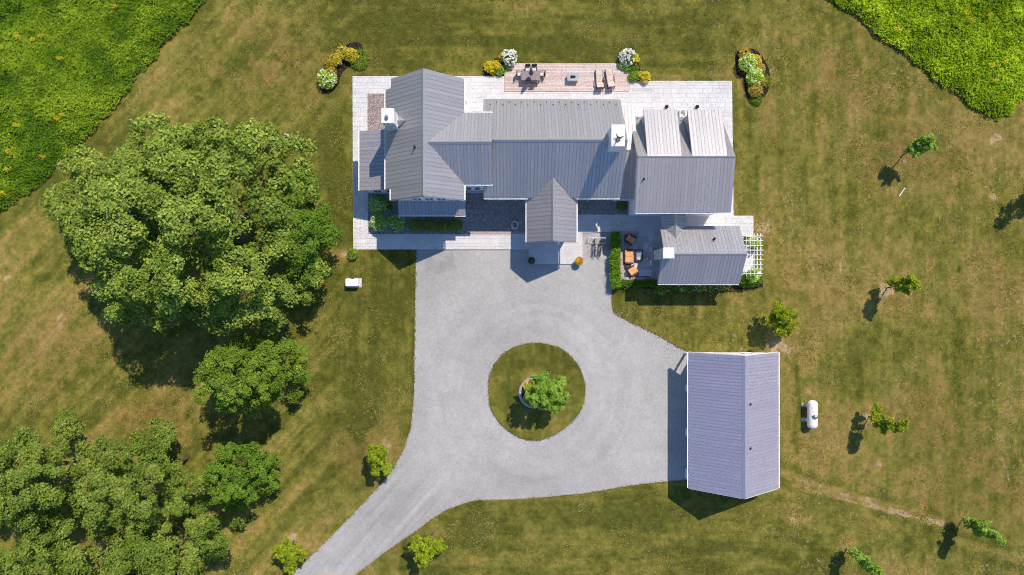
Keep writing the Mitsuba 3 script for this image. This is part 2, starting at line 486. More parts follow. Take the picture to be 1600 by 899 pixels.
def crown_boughs(poly, zlow, ztop, s, rng, power=.6, jit=.5):
    pts = poisson(poly, s, rng)
    import shapely
    dist = shapely.distance(shapely.points(pts), poly.exterior)
    d = np.clip(dist / max(dist.max(), 1e-6), 0, 1)
    z = zlow + (ztop - zlow) * (1 - (1 - d) ** 2) ** power + rng.normal(0, jit, len(pts))
    return np.column_stack([pts, z]), d


def limb_mesh(base, fork, ends, r0, rng, nmain=7):
    """Trunk plus limbs: main limbs fan out from the fork, each bough is fed by the nearest main limb."""
    trunk_pts = [base + np.array([0, 0, -.15]), base + (fork - base) * .12, base + (fork - base) * .5 + rng.normal(0, .06, 3) * r0, fork]
    trunk = tube(trunk_pts, [r0 * 1.55, r0 * 1.05, r0 * .88, r0 * .75], 12)
    limbs = []
    E = ends
    if len(E) == 0: return trunk, None
    seeds = E[rng.choice(len(E), min(nmain, len(E)), replace=False)]
    for _ in range(6):
        lab = np.argmin(((E[:, None] - seeds[None]) ** 2).sum(-1), 1)
        seeds = np.array([E[lab == k].mean(0) if (lab == k).any() else seeds[k] for k in range(len(seeds))])
    for k, s in enumerate(seeds):
        tip = fork + (s - fork) * .62
        mid = fork + (s - fork) * .4 + np.array([0, 0, .12 * np.linalg.norm(s - fork)]) + rng.normal(0, .15, 3)
        start = fork - (fork - base) * rng.uniform(.0, .25)
        nodes = np.array([start, (start * .4 + mid * .6), mid, (mid + tip) / 2, tip])
        limbs.append(tube(nodes, r0 * np.array([.5, .42, .32, .2, .1]), 7))
        for e in E[lab == k]:
            j = np.argmin(((nodes[1:] - e) ** 2).sum(-1)) + 1
            a = nodes[j]
            m = (a + e) / 2 + rng.normal(0, .12, 3) - np.array([0, 0, .1])
            limbs.append(tube([a, m, e], [r0 * .15, r0 * .1, r0 * .03], 5))
    return trunk, cat(limbs)


def big_tree(name, label, catg, outline, zc, base, zlow, ztop, leafmat, s=1.9, inset=.36, leaf_size=.22, nsub=11, rsub=.62, nleaf=60, group=None, power=.6, under=True, r0=.3, fork_f=.3, bark='bark', jit=.5, squash=1.0):
    rng = rng_for(name + label)
    poly = Polygon([at(x, y, zc) for x, y in outline]).buffer(0)
    inner = poly.buffer(-s * inset)
    if isinstance(inner, MultiPolygon): inner = max(inner.geoms, key=lambda g: g.area)
    B, d = crown_boughs(inner, zlow, ztop, s, rng, power, jit)
    parts = []
    for i, b in enumerate(B):
        r = s * (rng.uniform(.55, .85) if s > 1.4 else rng.uniform(.66, .98))
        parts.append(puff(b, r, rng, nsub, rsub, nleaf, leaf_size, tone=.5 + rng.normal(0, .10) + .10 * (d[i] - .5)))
    if under:
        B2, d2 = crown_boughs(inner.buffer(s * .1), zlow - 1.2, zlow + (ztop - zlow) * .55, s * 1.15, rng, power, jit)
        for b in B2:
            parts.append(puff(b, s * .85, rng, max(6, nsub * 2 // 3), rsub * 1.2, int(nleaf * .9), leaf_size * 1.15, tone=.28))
    m, uv = join_leaves(parts)
    t = thing(name, label, catg, group)
    c = B.mean(0)
    bx, by = c[0] * .97, c[1] * .97
    b0 = np.array([bx, by, 0.0])
    fork = b0 + np.array([(c[0] - bx) * .2, (c[1] - by) * .2, zlow + (ztop - zlow) * .1 if zlow > 1.5 else ztop * fork_f])
    trunk, limbs = limb_mesh(b0, fork, B - np.array([0, 0, .3]), r0, rng)
    put(t, 'trunk', trunk, M[bark], smooth=True)
    if limbs is not None: put(t, 'limbs', limbs, M[bark], smooth=True)
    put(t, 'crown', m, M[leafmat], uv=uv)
    return t


def sapling(label, base, blobs, leafmat, r0=.05, name='sapling', group=None, leaf_size=.22, dens=1.0, catg='sapling', stake=False):
    """blobs: (px, py, z, radius, height factor): leafy shoots along the stem."""
    rng = rng_for(name + label)
    t = thing(name, label, catg, group)
    bx, by = at(*base)
    b0 = np.array([bx, by, 0.0])
    C = np.array([[*at(x, y, z), z] for x, y, z, r, _ in blobs])
    parts = []
    for (x, y, z, r, f), c in zip(blobs, C):
        ns = max(5, int(11 * (r / .6) ** 1.6))
        parts.append(puff(c, r * .92, rng, ns, .28, int(30 * dens), leaf_size, flat_z=f, tone=.5))
        for dd in sphere_dirs(3, rng, -.3):
            parts.append(puff(c + dd * r * rng.uniform(1.05, 1.45), r * .3, rng, 3, .2, int(18 * dens), leaf_size, flat_z=f, tone=.62))
    m, uv = join_leaves(parts)
    order = np.argsort(C[:, 2])
    top = C[order[-1]]
    stem = tube([b0 - [0, 0, .1], b0 * .7 + top * .3 + rng.normal(0, .04, 3), b0 * .35 + top * .65, top], [r0 * 1.3, r0, r0 * .7, r0 * .25], 7)
    br = []
    for c in C:
        f = np.clip(c[2] / max(top[2], .1) * .7, .15, .9)
        a = b0 + (top - b0) * f
        br.append(tube([a, (a + c) / 2 + [0, 0, -.08], c], [r0 * .5, r0 * .35, r0 * .15], 5))
    put(t, 'trunk', stem, M['bark'], smooth=True)
    put(t, 'branches', cat(br), M['bark'], smooth=True)
    put(t, 'crown', m, M[leafmat], uv=uv)
    return t


def shrub(label, c, r, h, leafmat, flower=None, nflower=0, name='shrub', group=None, leaf_size=.13, dens=1.0, catg='shrub', z0=.02, fsize=.11, fclump=10, sq=(1, 1)):
    rng = rng_for(name + label + f'{c}')
    x, y = c
    N = int(620 * dens * (r / .6) ** 2 * (.13 / leaf_size) ** 1.3)
    d = sphere_dirs(N, rng, -.25)
    lump = meshkit.fbm(d * 2.3 + rng.uniform(0, 40, 3), 3)
    rr = (.62 + .55 * lump)[:, None] * rng.uniform(.72, 1.04, (N, 1))
    pos = np.array([x, y, z0 + h * .42]) + d * rr * np.array([r * sq[0], r * sq[1], h * .62]) * 1.12
    pos[:, 2] = np.maximum(pos[:, 2], z0 + .02)
    m, uv = leaves(pos, d + [0, 0, .6], leaf_size, rng, .5, .65, .25 + .8 * (lump - .2))
    t = thing(name, label, catg, group)
    stems = cat([tube([[x, y, z0 - .08], [x + dd[0] * r * .4, y + dd[1] * r * .4, z0 + h * .55]], [.02, .01], 5) for dd in sphere_dirs(7, rng, .1)])
    put(t, 'stems', stems, M['bark'])
    put(t, 'foliage', m, M[leafmat], uv=uv)
    if flower and nflower != 0:
        nflower = max(nflower, 14)
        fd = sphere_dirs(nflower, rng, .0)
        fl = meshkit.fbm(fd * 2.3 + 3, 3)
        cs = np.array([x, y, z0 + h * .42]) + fd * (.66 + .55 * fl)[:, None] * np.array([r * sq[0], r * sq[1], h * .66]) * 1.1
        dd = sphere_dirs(nflower * fclump, rng, -.1)
        pos = np.repeat(cs, fclump, 0) + dd * fsize * rng.uniform(.6, 1, (len(dd), 1))
        fm, fuv = leaves(pos, dd * .5 + [0, 0, 1.0], fsize * .9, rng, .25, .95)
        put(t, 'flowers', fm, M[flower], uv=fuv, kind='stuff')
    return t


# ------------------------------------------------------------------ ground
def rough_edge(pts, amp=.05, step=.35, seed=1, closed=True):
    line = LineString(list(pts) + ([pts[0]] if closed else []))
    n = max(4, int(line.length / step))
    q = np.array([line.interpolate(i / n, normalized=True).coords[0] for i in range(n)])
    o = np.column_stack([meshkit.fbm(np.column_stack([q * 1.3, np.full(n, seed)]), 3, seed) - .5, meshkit.fbm(np.column_stack([q * 1.3 + 70, np.full(n, seed)]), 3, seed + 9) - .5])
    return q + o * 2 * amp


def smooth_line(pts, n=6):
    """Catmull-Rom through the points (open)."""
    p = np.array(pts, float)
    p = np.vstack([2 * p[0] - p[1], p, 2 * p[-1] - p[-2]])
    out = []
    for i in range(1, len(p) - 2):
        for t in np.linspace(0, 1, n, endpoint=False):
            a, b, c, d = p[i - 1:i + 3]
            out.append(.5 * (2 * b + (c - a) * t + (2 * a - 5 * b + 4 * c - d) * t**2 + (3 * b - a - 3 * c + d) * t**3))
    out.append(p[-2])
    return np.array(out)


west_edge = smooth_line([at(*q) for q in [(650, 386), (649, 430), (648, 500), (647, 570), (646, 630), (638, 680), (625, 712), (606, 742), (575, 778), (540, 815), (500, 855), (455, 899), (400, 952), (330, 1020)]])
south_edge = smooth_line([at(*q) for q in [(1075, 751), (1000, 757), (930, 769), (865, 776), (800, 781), (745, 783), (712, 792), (680, 808), (648, 832), (604, 862), (556, 899), (505, 945), (430, 1030)]])
east_edge = smooth_line([at(*q) for q in [(957, 440), (957, 480), (962, 490), (985, 503), (1020, 520), (1050, 537), (1075, 550)]])
drive = Polygon(np.vstack([west_edge, south_edge[::-1], [at(1085, 751), at(1085, 550)], east_edge[::-1], [at(957, 386)]])).buffer(0)
drive = unary_union([drive, sbox(at(900, 0)[0], at(0, 395)[1], at(957, 0)[0], at(0, 361)[1])]).buffer(0)
drive_r = Polygon(rough_edge(np.array(drive.exterior.coords)[:-1], .045, .25, 3)).buffer(0)
isl_pts = smooth_line([at(*q) for q in [(763, 612), (766, 584), (782, 557), (808, 541), (840, 536.5), (872, 543), (898, 563), (912, 592), (914, 618), (905, 645), (884, 668), (855, 684), (832, 688), (806, 681), (781, 661), (767, 637), (763, 612)]])
island = Polygon(rough_edge(isl_pts[:-1], .03, .25, 8)).buffer(0)

# flower beds cut in the lawn
bed_nw = Polygon(smooth_line([at(*q) for q in [(500, 140), (503, 118), (508, 100), (519, 84), (535, 74), (550, 67), (563, 68), (568, 80), (569, 94), (563, 101), (547, 104), (538, 110), (532, 120), (529, 132), (520, 141), (508, 146), (500, 140)]])).buffer(0)
bed_ne = Polygon(smooth_line([at(*q) for q in [(1149, 82), (1163, 76), (1180, 78), (1193, 92), (1202, 112), (1202, 135), (1195, 150), (1183, 158), (1170, 154), (1164, 142), (1162, 124), (1152, 117), (1149, 100), (1149, 82)]])).buffer(0)
bed_deck_w = Polygon([at(*q) for q in [(757, 117), (757, 104), (766, 99), (776, 91), (780, 84), (792, 80), (804, 84), (806, 99), (789, 99), (788, 119)]]).buffer(.05)
bed_deck_e = Polygon([at(*q) for q in [(968, 99), (968, 88), (976, 82), (990, 85), (997, 98), (1000, 110), (1012, 114), (1017, 122), (1014, 128), (984, 127), (983, 99)]]).buffer(.05)
bed_hedge = Polygon([at(*q) for q in [(955.5, 361), (969, 361), (969, 437), (1030, 437), (1030, 443), (1156, 440), (1192, 432), (1192, 449), (1140, 454), (957, 450)]]).buffer(0)
island_bed = Point(at(834, 614)).buffer(1.38)

patio_out = Polygon([at(*q) for q in [(551, 119.5), (789, 119.5), (789, 144), (983, 144), (983, 127), (1143.5, 127), (1146, 337.5), (1177, 337.5), (1177, 432), (1150, 440), (969, 437), (969, 362), (910, 364), (910, 413), (826, 413), (826, 390), (552, 390)]])
lawn_hole = unary_union([drive_r, patio_out.buffer(-.02), sbox(*at(789, 144), *at(983, 99)).buffer(-.05)])
big = sbox(-420, -420, 420, 420)
near = sbox(-62, -40, 62, 40)
lawn_poly = near.difference(unary_union([lawn_hole, bed_nw, bed_ne, bed_deck_w, bed_deck_e, bed_hedge]))
key = thing('lawn', kind='structure')
lawn_m = cat(flat(big.difference(near), 0.0), extrude(lawn_poly, -.30, 0.0), extrude(island.difference(island_bed.buffer(-.1)), -.30, .04))
scene[key] = mikit.ply(lawn_m, M['lawn'])
single('driveway', flat(drive.buffer(.6), -.055), M['gravel'], kind='structure')
single('ground', flat(big, -.34), M['soil'], kind='structure')

for nm, g, z in (('flower_bed', bed_nw, .02), ('flower_bed', bed_ne, .02), ('flower_bed', bed_deck_w, .015), ('flower_bed', bed_deck_e, .015), ('flower_bed', bed_hedge, .01), ('flower_bed', island_bed, .09)):
    pts = poisson(g, .22, rng_for(nm + str(z)))
    m = flat(g, z)
    # chips of bark scattered over the bed
    rg = rng_for('chips')
    n = int(g.area * 60)
    q = poisson(g, .10, rg, cap=4000)
    chips, _ = leaves(np.column_stack([q, np.full(len(q), z + .02)]), np.tile([0, 0, 1.0], (len(q), 1)), .11, rg, .3, .5)
    single(nm, cat(m, chips), M['mulch'], kind='structure')

# ------------------------------------------------------------------ paving
house_fp = unary_union([sbox(-10.5, 8.0, -4.45, 18.2), sbox(-13.9, 9.15, -10.4, 14.3), sbox(-10.3, 6.95, -4.5, 8.1), sbox(-4.5, 9.45, -2.0, 15.1),
                        sbox(-2.6, 8.55, 9.9, 16.8), sbox(1.75, 4.9, 5.6, 9.0), sbox(9.8, 8.5, 11.3, 16.6), sbox(11.3, 7.0, 19.3, 15.75), sbox(15.25, .65, 20.8, 5.4)])
bed_front = Polygon([at(*q) for q in [(575, 302), (823, 302), (823, 366), (575, 366)]])
bed_front_e = Polygon([at(*q) for q in [(901, 305), (981, 305), (981, 335.5), (901, 335.5)]])
bed_west = Polygon([at(*q) for q in [(574.5, 147), (606, 147), (606, 207), (574.5, 207)]])
deck_poly = sbox(*at(788, 143.5), *at(983, 99))


def pave(name, poly, z, mats, rows, lens, seed, horizontal=True, base='joint'):
    key = thing(name, kind='structure')
    rng = np.random.default_rng(seed)
    scene[key] = mikit.ply(flat(poly, z - .03), M[base])
    x0, y0, x1, y1 = poly.bounds
    if not horizontal: x0, y0, x1, y1 = y0, x0, y1, x1
    made = []
    y = y0
    while y < y1:
        h = rng.choice(rows)
        x = x0 - rng.uniform(0, 1)
        while x < x1:
            w = rng.choice(lens)
            r = sbox(x + .008, y + .008, x + w - .008, y + h - .008) if horizontal else sbox(y + .008, x + .008, y + h - .008, x + w - .008)
            x += w
            g = r.intersection(poly) if not poly.contains(r) else r
            for p in polys(g):
                if p.area > .02:
                    dz = rng.uniform(-.003, .003)
                    made.append((p.area, extrude(p, z - .035, z + dz), rng.integers(len(mats))))
        y += h
    made.sort(key=lambda t: -t[0])
    for a, m, k in made[:290]:
        put(key, 'paver', m, M[mats[k]])
    rest = made[290:]
    for k in range(len(mats)):
        ms = [m for a, m, kk in rest if kk == k]
        if ms: put(key, 'small_pavers', cat(ms), M[mats[k]], kind='stuff')
    return key


PAV = ['paver0', 'paver1', 'paver2']
solid = unary_union([house_fp, bed_front, bed_front_e, bed_west, deck_poly.buffer(.02)])
back_zone = sbox(at(551, 0)[0], at(0, 150)[1] - 1.2, at(1150, 0)[0], 25)
Y_BACK = at(0, 205)[1]
z_back = sbox(-30, Y_BACK, 30, 30)
z_side = sbox(-30, at(0, 372)[1], at(576, 0)[0], Y_BACK)
z_front = sbox(at(552, 0)[0] - .1, at(0, 413.5)[1], at(910.5, 0)[0], Y_BACK).difference(z_side)
z_court = sbox(at(910.5, 0)[0], -2, 15.5, Y_BACK)
z_east = sbox(15.5, -2, 30, Y_BACK)
z_yard = sbox(*at(969, 437.5), 15.5, at(0, 345)[1])
for nm, zz, rows, lens, sd, hz in (('back_terrace', z_back, [.31, .46, .46], [.61, .76, .92], 5, True), ('side_walk', z_side, [.31, .46], [.46, .61, .92], 6, False),
                                   ('front_walk', z_front, [.31, .31, .46], [.46, .61, .92], 7, True), ('courtyard_walk', z_court.difference(z_yard), [.46, .61], [.61, .92, 1.2], 8, True),
                                   ('east_terrace', z_east, [.46, .31], [.61, .92], 9, True)):
    g = patio_out.intersection(zz).difference(solid)
    pave(nm, unary_union(polys(g)), .06, PAV, rows, lens, sd, hz)
pave('courtyard', unary_union(polys(patio_out.intersection(z_yard).difference(house_fp))), .06, ['slate0', 'slate1', 'slate2'], [.61, .61, .76], [.61, .92, 1.2], 10, True)
single('gravel_bed', flat(bed_front.union(bed_front_e).difference(Polygon()), .045), M['bed'], kind='structure')
single('brown_gravel_bed', flat(bed_west, .045), M['brown_gravel'], kind='structure')


def pebbles(poly, z, n, lo, hi, seed):
    rg = np.random.default_rng(seed)
    q = poisson(poly, .11, rg, cap=n)
    ico = trimesh.creation.icosphere(0)
    V, F = ico.vertices, ico.faces
    s = rg.uniform(lo, hi, (len(q), 1, 1)) * np.stack([rg.uniform(.7, 1.3, len(q)), rg.uniform(.7, 1.3, len(q)), rg.uniform(.5, .8, len(q))], 1)[:, None]
    P = V[None] * s + np.column_stack([q, np.full(len(q), z)])[:, None]
    FF = (F[None] + (np.arange(len(q)) * len(V))[:, None, None]).reshape(-1, 3)
    return trimesh.Trimesh(P.reshape(-1, 3), FF, process=False)


put('brown_gravel_bed', 'stones', pebbles(bed_west, .05, 1500, .03, .07, 3), M['brown_gravel'], kind='stuff')
put('gravel_bed', 'stones', pebbles(bed_front.union(bed_front_e).difference(house_fp), .05, 4500, .025, .06, 4), M['bed'], kind='stuff')

# kerb stone on the front bed
a, b = at(734, 366), at(799, 362)
single('kerb_stone', cbox(a[0], at(823, 0)[0], a[1], b[1], .0, .12), M['seatwall'], label='pinkish kerb stone between the front gravel bed and the walk', cat='kerb')

# ------------------------------------------------------------------ standing seam roofs
def frame_of(E0, E1, R0):
    u = E1 - E0; u /= np.linalg.norm(u)
    n = np.cross(u, R0 - E0); n /= np.linalg.norm(n)
    if n[2] < 0: n = -n
    v = np.cross(n, u)
    if (R0 - E0) @ v < 0: u, v = -u, -v
    return u, v, n


def to_world(m, O, u, v, n):
    X = np.asarray(m.vertices)
    P = O + X[:, :1] * u + X[:, 1:2] * v + X[:, 2:3] * n
    return trimesh.Trimesh(P, m.faces if np.cross(u, v) @ n > 0 else m.faces[:, ::-1], process=False)


def slope(parent, pts, pitch=.305, mats=('metal0', 'metal1', 'metal2'), seam='seam', thick=.16, name='roof', rib=.016, guards=False, label=None, cut=None, rib_w=.028):
    """pts: eave start, eave end, ridge end, ridge start (a planar polygon, may have more points after). One panel per seam bay."""
    P = [np.array(p, float) for p in pts]
    O = P[0]
    u, v, n = frame_of(P[0], P[1], P[-1])
    poly = Polygon([((p - O) @ u, (p - O) @ v) for p in P]).buffer(0)
    x0, y0, x1, y1 = poly.bounds
    k = max(1, round((x1 - x0) / pitch))
    w = (x1 - x0) / k
    slab = [extrude(poly, -thick, 0)]
    for i in range(1, k):
        g = poly.intersection(sbox(x0 + i * w - rib_w / 2, y0 - 1, x0 + i * w + rib_w / 2, y1 + 1))
        if polys(g): slab.append(extrude(g, -.01, .02 + rib))
    key = put(parent, name, to_world(cat(slab), O, u, v, n), M[seam], label=label)
    rg = rng_for(key)
    for i in range(k):
        a = x0 + i * w
        g = poly.intersection(sbox(a + .018, y0 - 1, a + w - .018, y1 + 1))
        ps = polys(g)
        if not ps: continue
        ms = []
        for p in ps: ms.append(extrude(p, .002, .02))
        put(key, 'panel', to_world(cat(ms), O, u, v, n), M[mats[rg.integers(len(mats))]])
    if guards:
        ug = x0 + w * 1.5
        j = 0
        while ug < x1 - .2:
            vv = y0 + (.38 if j % 2 else .75)
            put(key, 'snow_guard', to_world(box(ug - .045, ug + .045, vv - .03, vv + .03, .02, .11), O, u, v, n), M['dark_metal'])
            ug += guards; j += 1
    return key


def cap_bar(parent, a, b, w=.22, t=.05, name='ridge_cap', m='metal2'):
    """A ridge cap: folded strip along a-b."""
    a, b = np.array(a, float), np.array(b, float)
    d = b - a; L = np.linalg.norm(d); d /= L
    s = np.cross(d, [0, 0, 1.0]); s /= np.linalg.norm(s)
    z = np.array([0, 0, 1.0])
    prof = [(-w, -w * .8), (0, .06), (w, -w * .8), (w, -w * .8 - .03), (0, 0.0), (-w, -w * .8 - .03)]
    V = [a + s * x + z * (y + t) for x, y in prof] + [b + s * x + z * (y + t) for x, y in prof]
    F = []
    for i in range(6):
        j = (i + 1) % 6
        F += [[i, j, 6 + j], [i, 6 + j, 6 + i]]
    F += [[0, 2, 1], [0, 3, 2], [0, 4, 3], [0, 5, 4], [6, 7, 8], [6, 8, 9], [6, 9, 10], [6, 10, 11]]
    return put(parent, name, trimesh.Trimesh(np.array(V), F, process=False), M[m])


def gutter(parent, a, b, out, r=.075, m='trim'):
    """A white half-round gutter hung just outside the eave a-b; out: horizontal direction away from the roof."""
    a, b, out = np.array(a, float), np.array(b, float), np.array(out, float)
    c = out * (r + .02) + np.array([0, 0, -.07])
    ang = np.linspace(np.pi, 2 * np.pi, 8)
    prof = [(np.cos(t) * r, np.sin(t) * r) for t in ang] + [(np.cos(t) * r * .8, np.sin(t) * r * .8) for t in ang[::-1]]
    n = len(prof)
    V = [p + c + out * x + np.array([0, 0, y]) for p in (a, b) for x, y in prof]
    F = []
    for i in range(n):
        j = (i + 1) % n
        F += [[i, j, n + j], [i, n + j, n + i]]
    return put(parent, 'gutter', trimesh.Trimesh(np.array(V), F, process=False), M[m])


def rake_trim(parent, a, b, side, w=.05, h=.2, m='metal1', name='rake_board'):
    """White barge board under the sloping edge a-b, outside by w in direction side."""
    a, b, s = np.array(a, float), np.array(b, float), np.array(side, float)
    z = np.array([0, 0, 1.0])
    V = []
    for p in (a, b):
        V += [p + s * .003, p + s * w, p + s * w - z * h, p + s * .003 - z * h]
    F = []
    for i in range(4):
        j = (i + 1) % 4
        F += [[i, j, 4 + j], [i, 4 + j, 4 + i]]
    F += [[0, 2, 1], [0, 3, 2], [4, 5, 6], [4, 6, 7]]
    return put(parent, name, trimesh.Trimesh(np.array(V), F, process=False), M[m])


def vent(parent, p, h=.45, r=.06):
    x, y, z = p
    put(parent, 'vent_pipe', cat(rod((x, y, z - .2), (x, y, z + h), r, 12), tube([(x, y, z - .02), (x, y, z + .08)], [r * 2.2, r * 1.2], 12)), M['black'])


def wall_gable(parent, axis, a0, a1, c0, c1, zc, zr, z0=-.1, ridge=None, bs='wall'):
    """Solid house body: profile across (c0..c1) with eave height zc and ridge zr, extruded along a0..a1. axis 'x' or 'y' = ridge direction."""
    mid = (c0 + c1) / 2 if ridge is None else ridge
    pr = Polygon([(c0, z0), (c1, z0), (c1, zc if np.isscalar(zc) else zc[1]), (mid, zr), (c0, zc if np.isscalar(zc) else zc[0])])
    m = trimesh.creation.extrude_polygon(pr, a1 - a0, engine='earcut')
    V = np.asarray(m.vertices)
    if axis == 'x': P = np.column_stack([a0 + V[:, 2], V[:, 0], V[:, 1]])
    else: P = np.column_stack([V[:, 0], a0 + V[:, 2], V[:, 1]])
    mm = trimesh.Trimesh(P, m.faces, process=False)
    trimesh.repair.fix_normals(mm)
    return put(parent, 'wall', mm, M[bs])


def window(parent, c, w, h, face, name='window', mull=True, proud=.04):
    """Framed window on a wall; c = centre on the wall plane, face in n,s,e,w."""
    d = {'n': (0, 1), 's': (0, -1), 'e': (1, 0), 'w': (-1, 0)}[face]
    x, y, z = c
    fr, pn = [], None

    def bx(a0, a1, z0, z1, o0, o1):
        if d[0] == 0:
            ys = sorted((y + d[1] * o0, y + d[1] * o1)); return box(x + a0, x + a1, ys[0], ys[1], z + z0, z + z1)
        xs = sorted((x + d[0] * o0, x + d[0] * o1)); return box(xs[0], xs[1], y + a0, y + a1, z + z0, z + z1)
    t = .09
    fr = [bx(-w / 2, w / 2, h / 2 - t, h / 2, -.02, proud + .03), bx(-w / 2 - .05, w / 2 + .05, -h / 2 - .02, -h / 2 + t, -.02, proud + .07),
          bx(-w / 2, -w / 2 + t, -h / 2 + t, h / 2 - t, -.02, proud + .03), bx(w / 2 - t, w / 2, -h / 2 + t, h / 2 - t, -.02, proud + .03)]
    if mull: fr += [bx(-.03, .03, -h / 2 + t, h / 2 - t, -.02, proud + .02)]
    if name == 'window':
        if parent.count('__') <= 1:
            k = put(parent, 'window', cat(fr), M['trim'])
            if k.count('__') < 2 or True:
                if k.count('__') == 1: put(k, 'pane', bx(-w / 2 + t, w / 2 - t, -h / 2 + t, h / 2 - t, -.01, proud - .015), M['glass'])
                else: put(parent, 'window_pane', bx(-w / 2 + t, w / 2 - t, -h / 2 + t, h / 2 - t, -.01, proud - .015), M['glass'])
    else:
        k = put(parent, name, cat(fr), M['trim'])
        put(k, 'panel', bx(-w / 2 + t, w / 2 - t, -h / 2 + t, h / 2 - t, -.01, proud - .015), M['wall'] if name != 'glass_door' else M['glass'])
    return k


UP = np.array([0, 0, 1.0])
H = thing('house', 'large white house under grey standing seam metal roofs with several gables', 'house')

# west wing (ridge north-south, two storeys)
WX, WY0, WY1, WE, WR, WH = -7.46, 7.72, 18.38, 6.6, 9.6, 3.22
wall_gable(H, 'y', 8.0, 18.1, WX - 2.95, WX + 2.95, WE + .02, WR - .28)
slope(H, [(WX + WH, WY0, WE), (WX + WH, WY1, WE), (WX, WY1, WR), (WX, WY0, WR)], pitch=.37)
sl = (WR - WE) / WH
ext = .56
yw0, yw1 = 8.75, 17.6
slope(H, [(WX - WH, WY0, WE), (WX - WH, yw0, WE), (WX - WH - ext, yw0, WE - ext * sl), (WX - WH - ext, yw1, WE - ext * sl), (WX - WH, yw1, WE), (WX - WH, WY1, WE), (WX, WY1, WR), (WX, WY0, WR)], pitch=.37)
cap_bar(H, (WX, WY0, WR), (WX, WY1, WR), w=.16)
gutter(H, (WX - WH - ext, yw0, WE - ext * sl), (WX - WH - ext, yw1, WE - ext * sl), (-1, 0, 0), .06)
gutter(H, (WX - WH, WY0, WE), (WX - WH, yw0 - .02, WE), (-1, 0, 0), .06)
gutter(H, (WX + WH, WY0, WE), (WX + WH, 9.1, WE), (1, 0, 0), .06)
gutter(H, (WX + WH, 15.5, WE), (WX + WH, WY1, WE), (1, 0, 0), .06)
for sgn in (-1, 1):
    rake_trim(H, (WX + sgn * WH, WY0, WE - .02), (WX, WY0, WR - .02), (0, -1, 0))
    rake_trim(H, (WX + sgn * WH, WY1, WE - .02), (WX, WY1, WR - .02), (0, 1, 0))
for x in (-8.55, -7.46, -6.37): window(H, (x, 8.0, 5.3), .95, 1.5, 's')
for x in (-8.9, -7.46, -6.0):
    window(H, (x, 18.1, 1.7), 1.1, 2.1, 'n'); window(H, (x, 18.1, 5.0), 1.1, 1.5, 'n')
for y in (16.0, 17.2): window(H, (WX + 2.95, y, 1.7), .8, 2.0, 'e')
vent(H, (*at(648, 230, 9.0), 8.95), .5)

# west chimney
cx0, cx1 = -10.92, -9.94
cy0, cy1 = 13.82, 14.98
ch = put(H, 'chimney', cbox(cx0, cx1, cy0, cy1, 0, 9.62, .015), M['chimney_stone'], label='stone chimney at the west eave')
put(ch, 'cap', cbox(cx0 - .05, cx1 + .05, cy0 - .05, cy1 + .05, 9.625, 9.8, .02), M['chimney_white'])
put(ch, 'flue', cat(rod((cx0 + .45, 14.25, 9.75), (cx0 + .45, 14.25, 9.98), .12, 14), tube([(cx0 + .45, 14.25, 10.02), (cx0 + .45, 14.25, 10.1)], [.17, .05], 12)), M['galv'])
# coursed stones on the chimney sides above the roof
def chimney_stones(parent, x0, x1, y0, y1, z0, z1, seed, mats, proud=.03):
    rg = np.random.default_rng(seed)
    z = z0
    while z < z1 - .08:
        h = min(rg.uniform(.16, .3), z1 - z)
        for face in 'nsew':
            L0, L1 = (x0, x1) if face in 'ns' else (y0, y1)
            a = L0
            while a < L1 - .02:
                w = min(rg.uniform(.25, .55), L1 - a)
                if L1 - a - w < .12: w = L1 - a
                p = proud * rg.uniform(.5, 1.2)
                if face in 'ns':
                    yy = (y1, y1 + p) if face == 'n' else (y0 - p, y0)
                    b = box(a + .016, a + w - .008, yy[0], yy[1], z + .008, z + h - .008)
                else:
                    xx = (x1, x1 + p) if face == 'e' else (x0 - p, x0)
                    b = box(xx[0], xx[1], a + .016, a + w - .008, z + .008, z + h - .008)
                put(parent, 'stone', b, M[mats[rg.integers(len(mats))]])
                a += w
        z += h


for i, (lo, hi) in enumerate([((.50, .50, .49), (.70, .70, .69)), ((.40, .40, .40), (.60, .60, .59)), ((.58, .58, .57), (.76, .76, .75))]):
    M[f'stone{i}'] = plain(f'stone{i}', stone_tex(lo, hi, 4), .85)
chimney_stones(ch, cx0, cx1, cy0, cy1, 6.2, 9.6, 1, ['stone0', 'stone1', 'stone2'])
# cricket behind the chimney
put(H, 'chimney_saddle', trimesh.convex.convex_hull(np.array([(cx1 - .02, 13.9, 7.2), (cx1 - .02, 14.9, 7.2), (cx1 - .02, 14.4, 8.0), (cx1 + .75, 14.4, 8.12), (cx1 + .0, 13.9, 7.55), (cx1, 14.9, 7.55)])), M['metal2'])

# west lean-to
slope(H, [(-14.1, 14.48, 3.6), (-14.1, 8.97, 3.6), (-10.42, 8.97, 4.55), (-10.42, 14.48, 4.55)], pitch=.37)
put(H, 'wall', box(-13.75, -10.42, 9.2, 14.25, -.1, 3.55), M['wall'])
gutter(H, (-14.1, 14.48, 3.6), (-14.1, 8.97, 3.6), (-1, 0, 0), .06)
for y in (10.4, 11.7, 13.0): window(H, (-13.75, y, 1.6), .9, 1.9, 'w')
for x in (-12.8, -11.6): window(H, (x, 9.2, 1.6), .9, 1.9, 's')

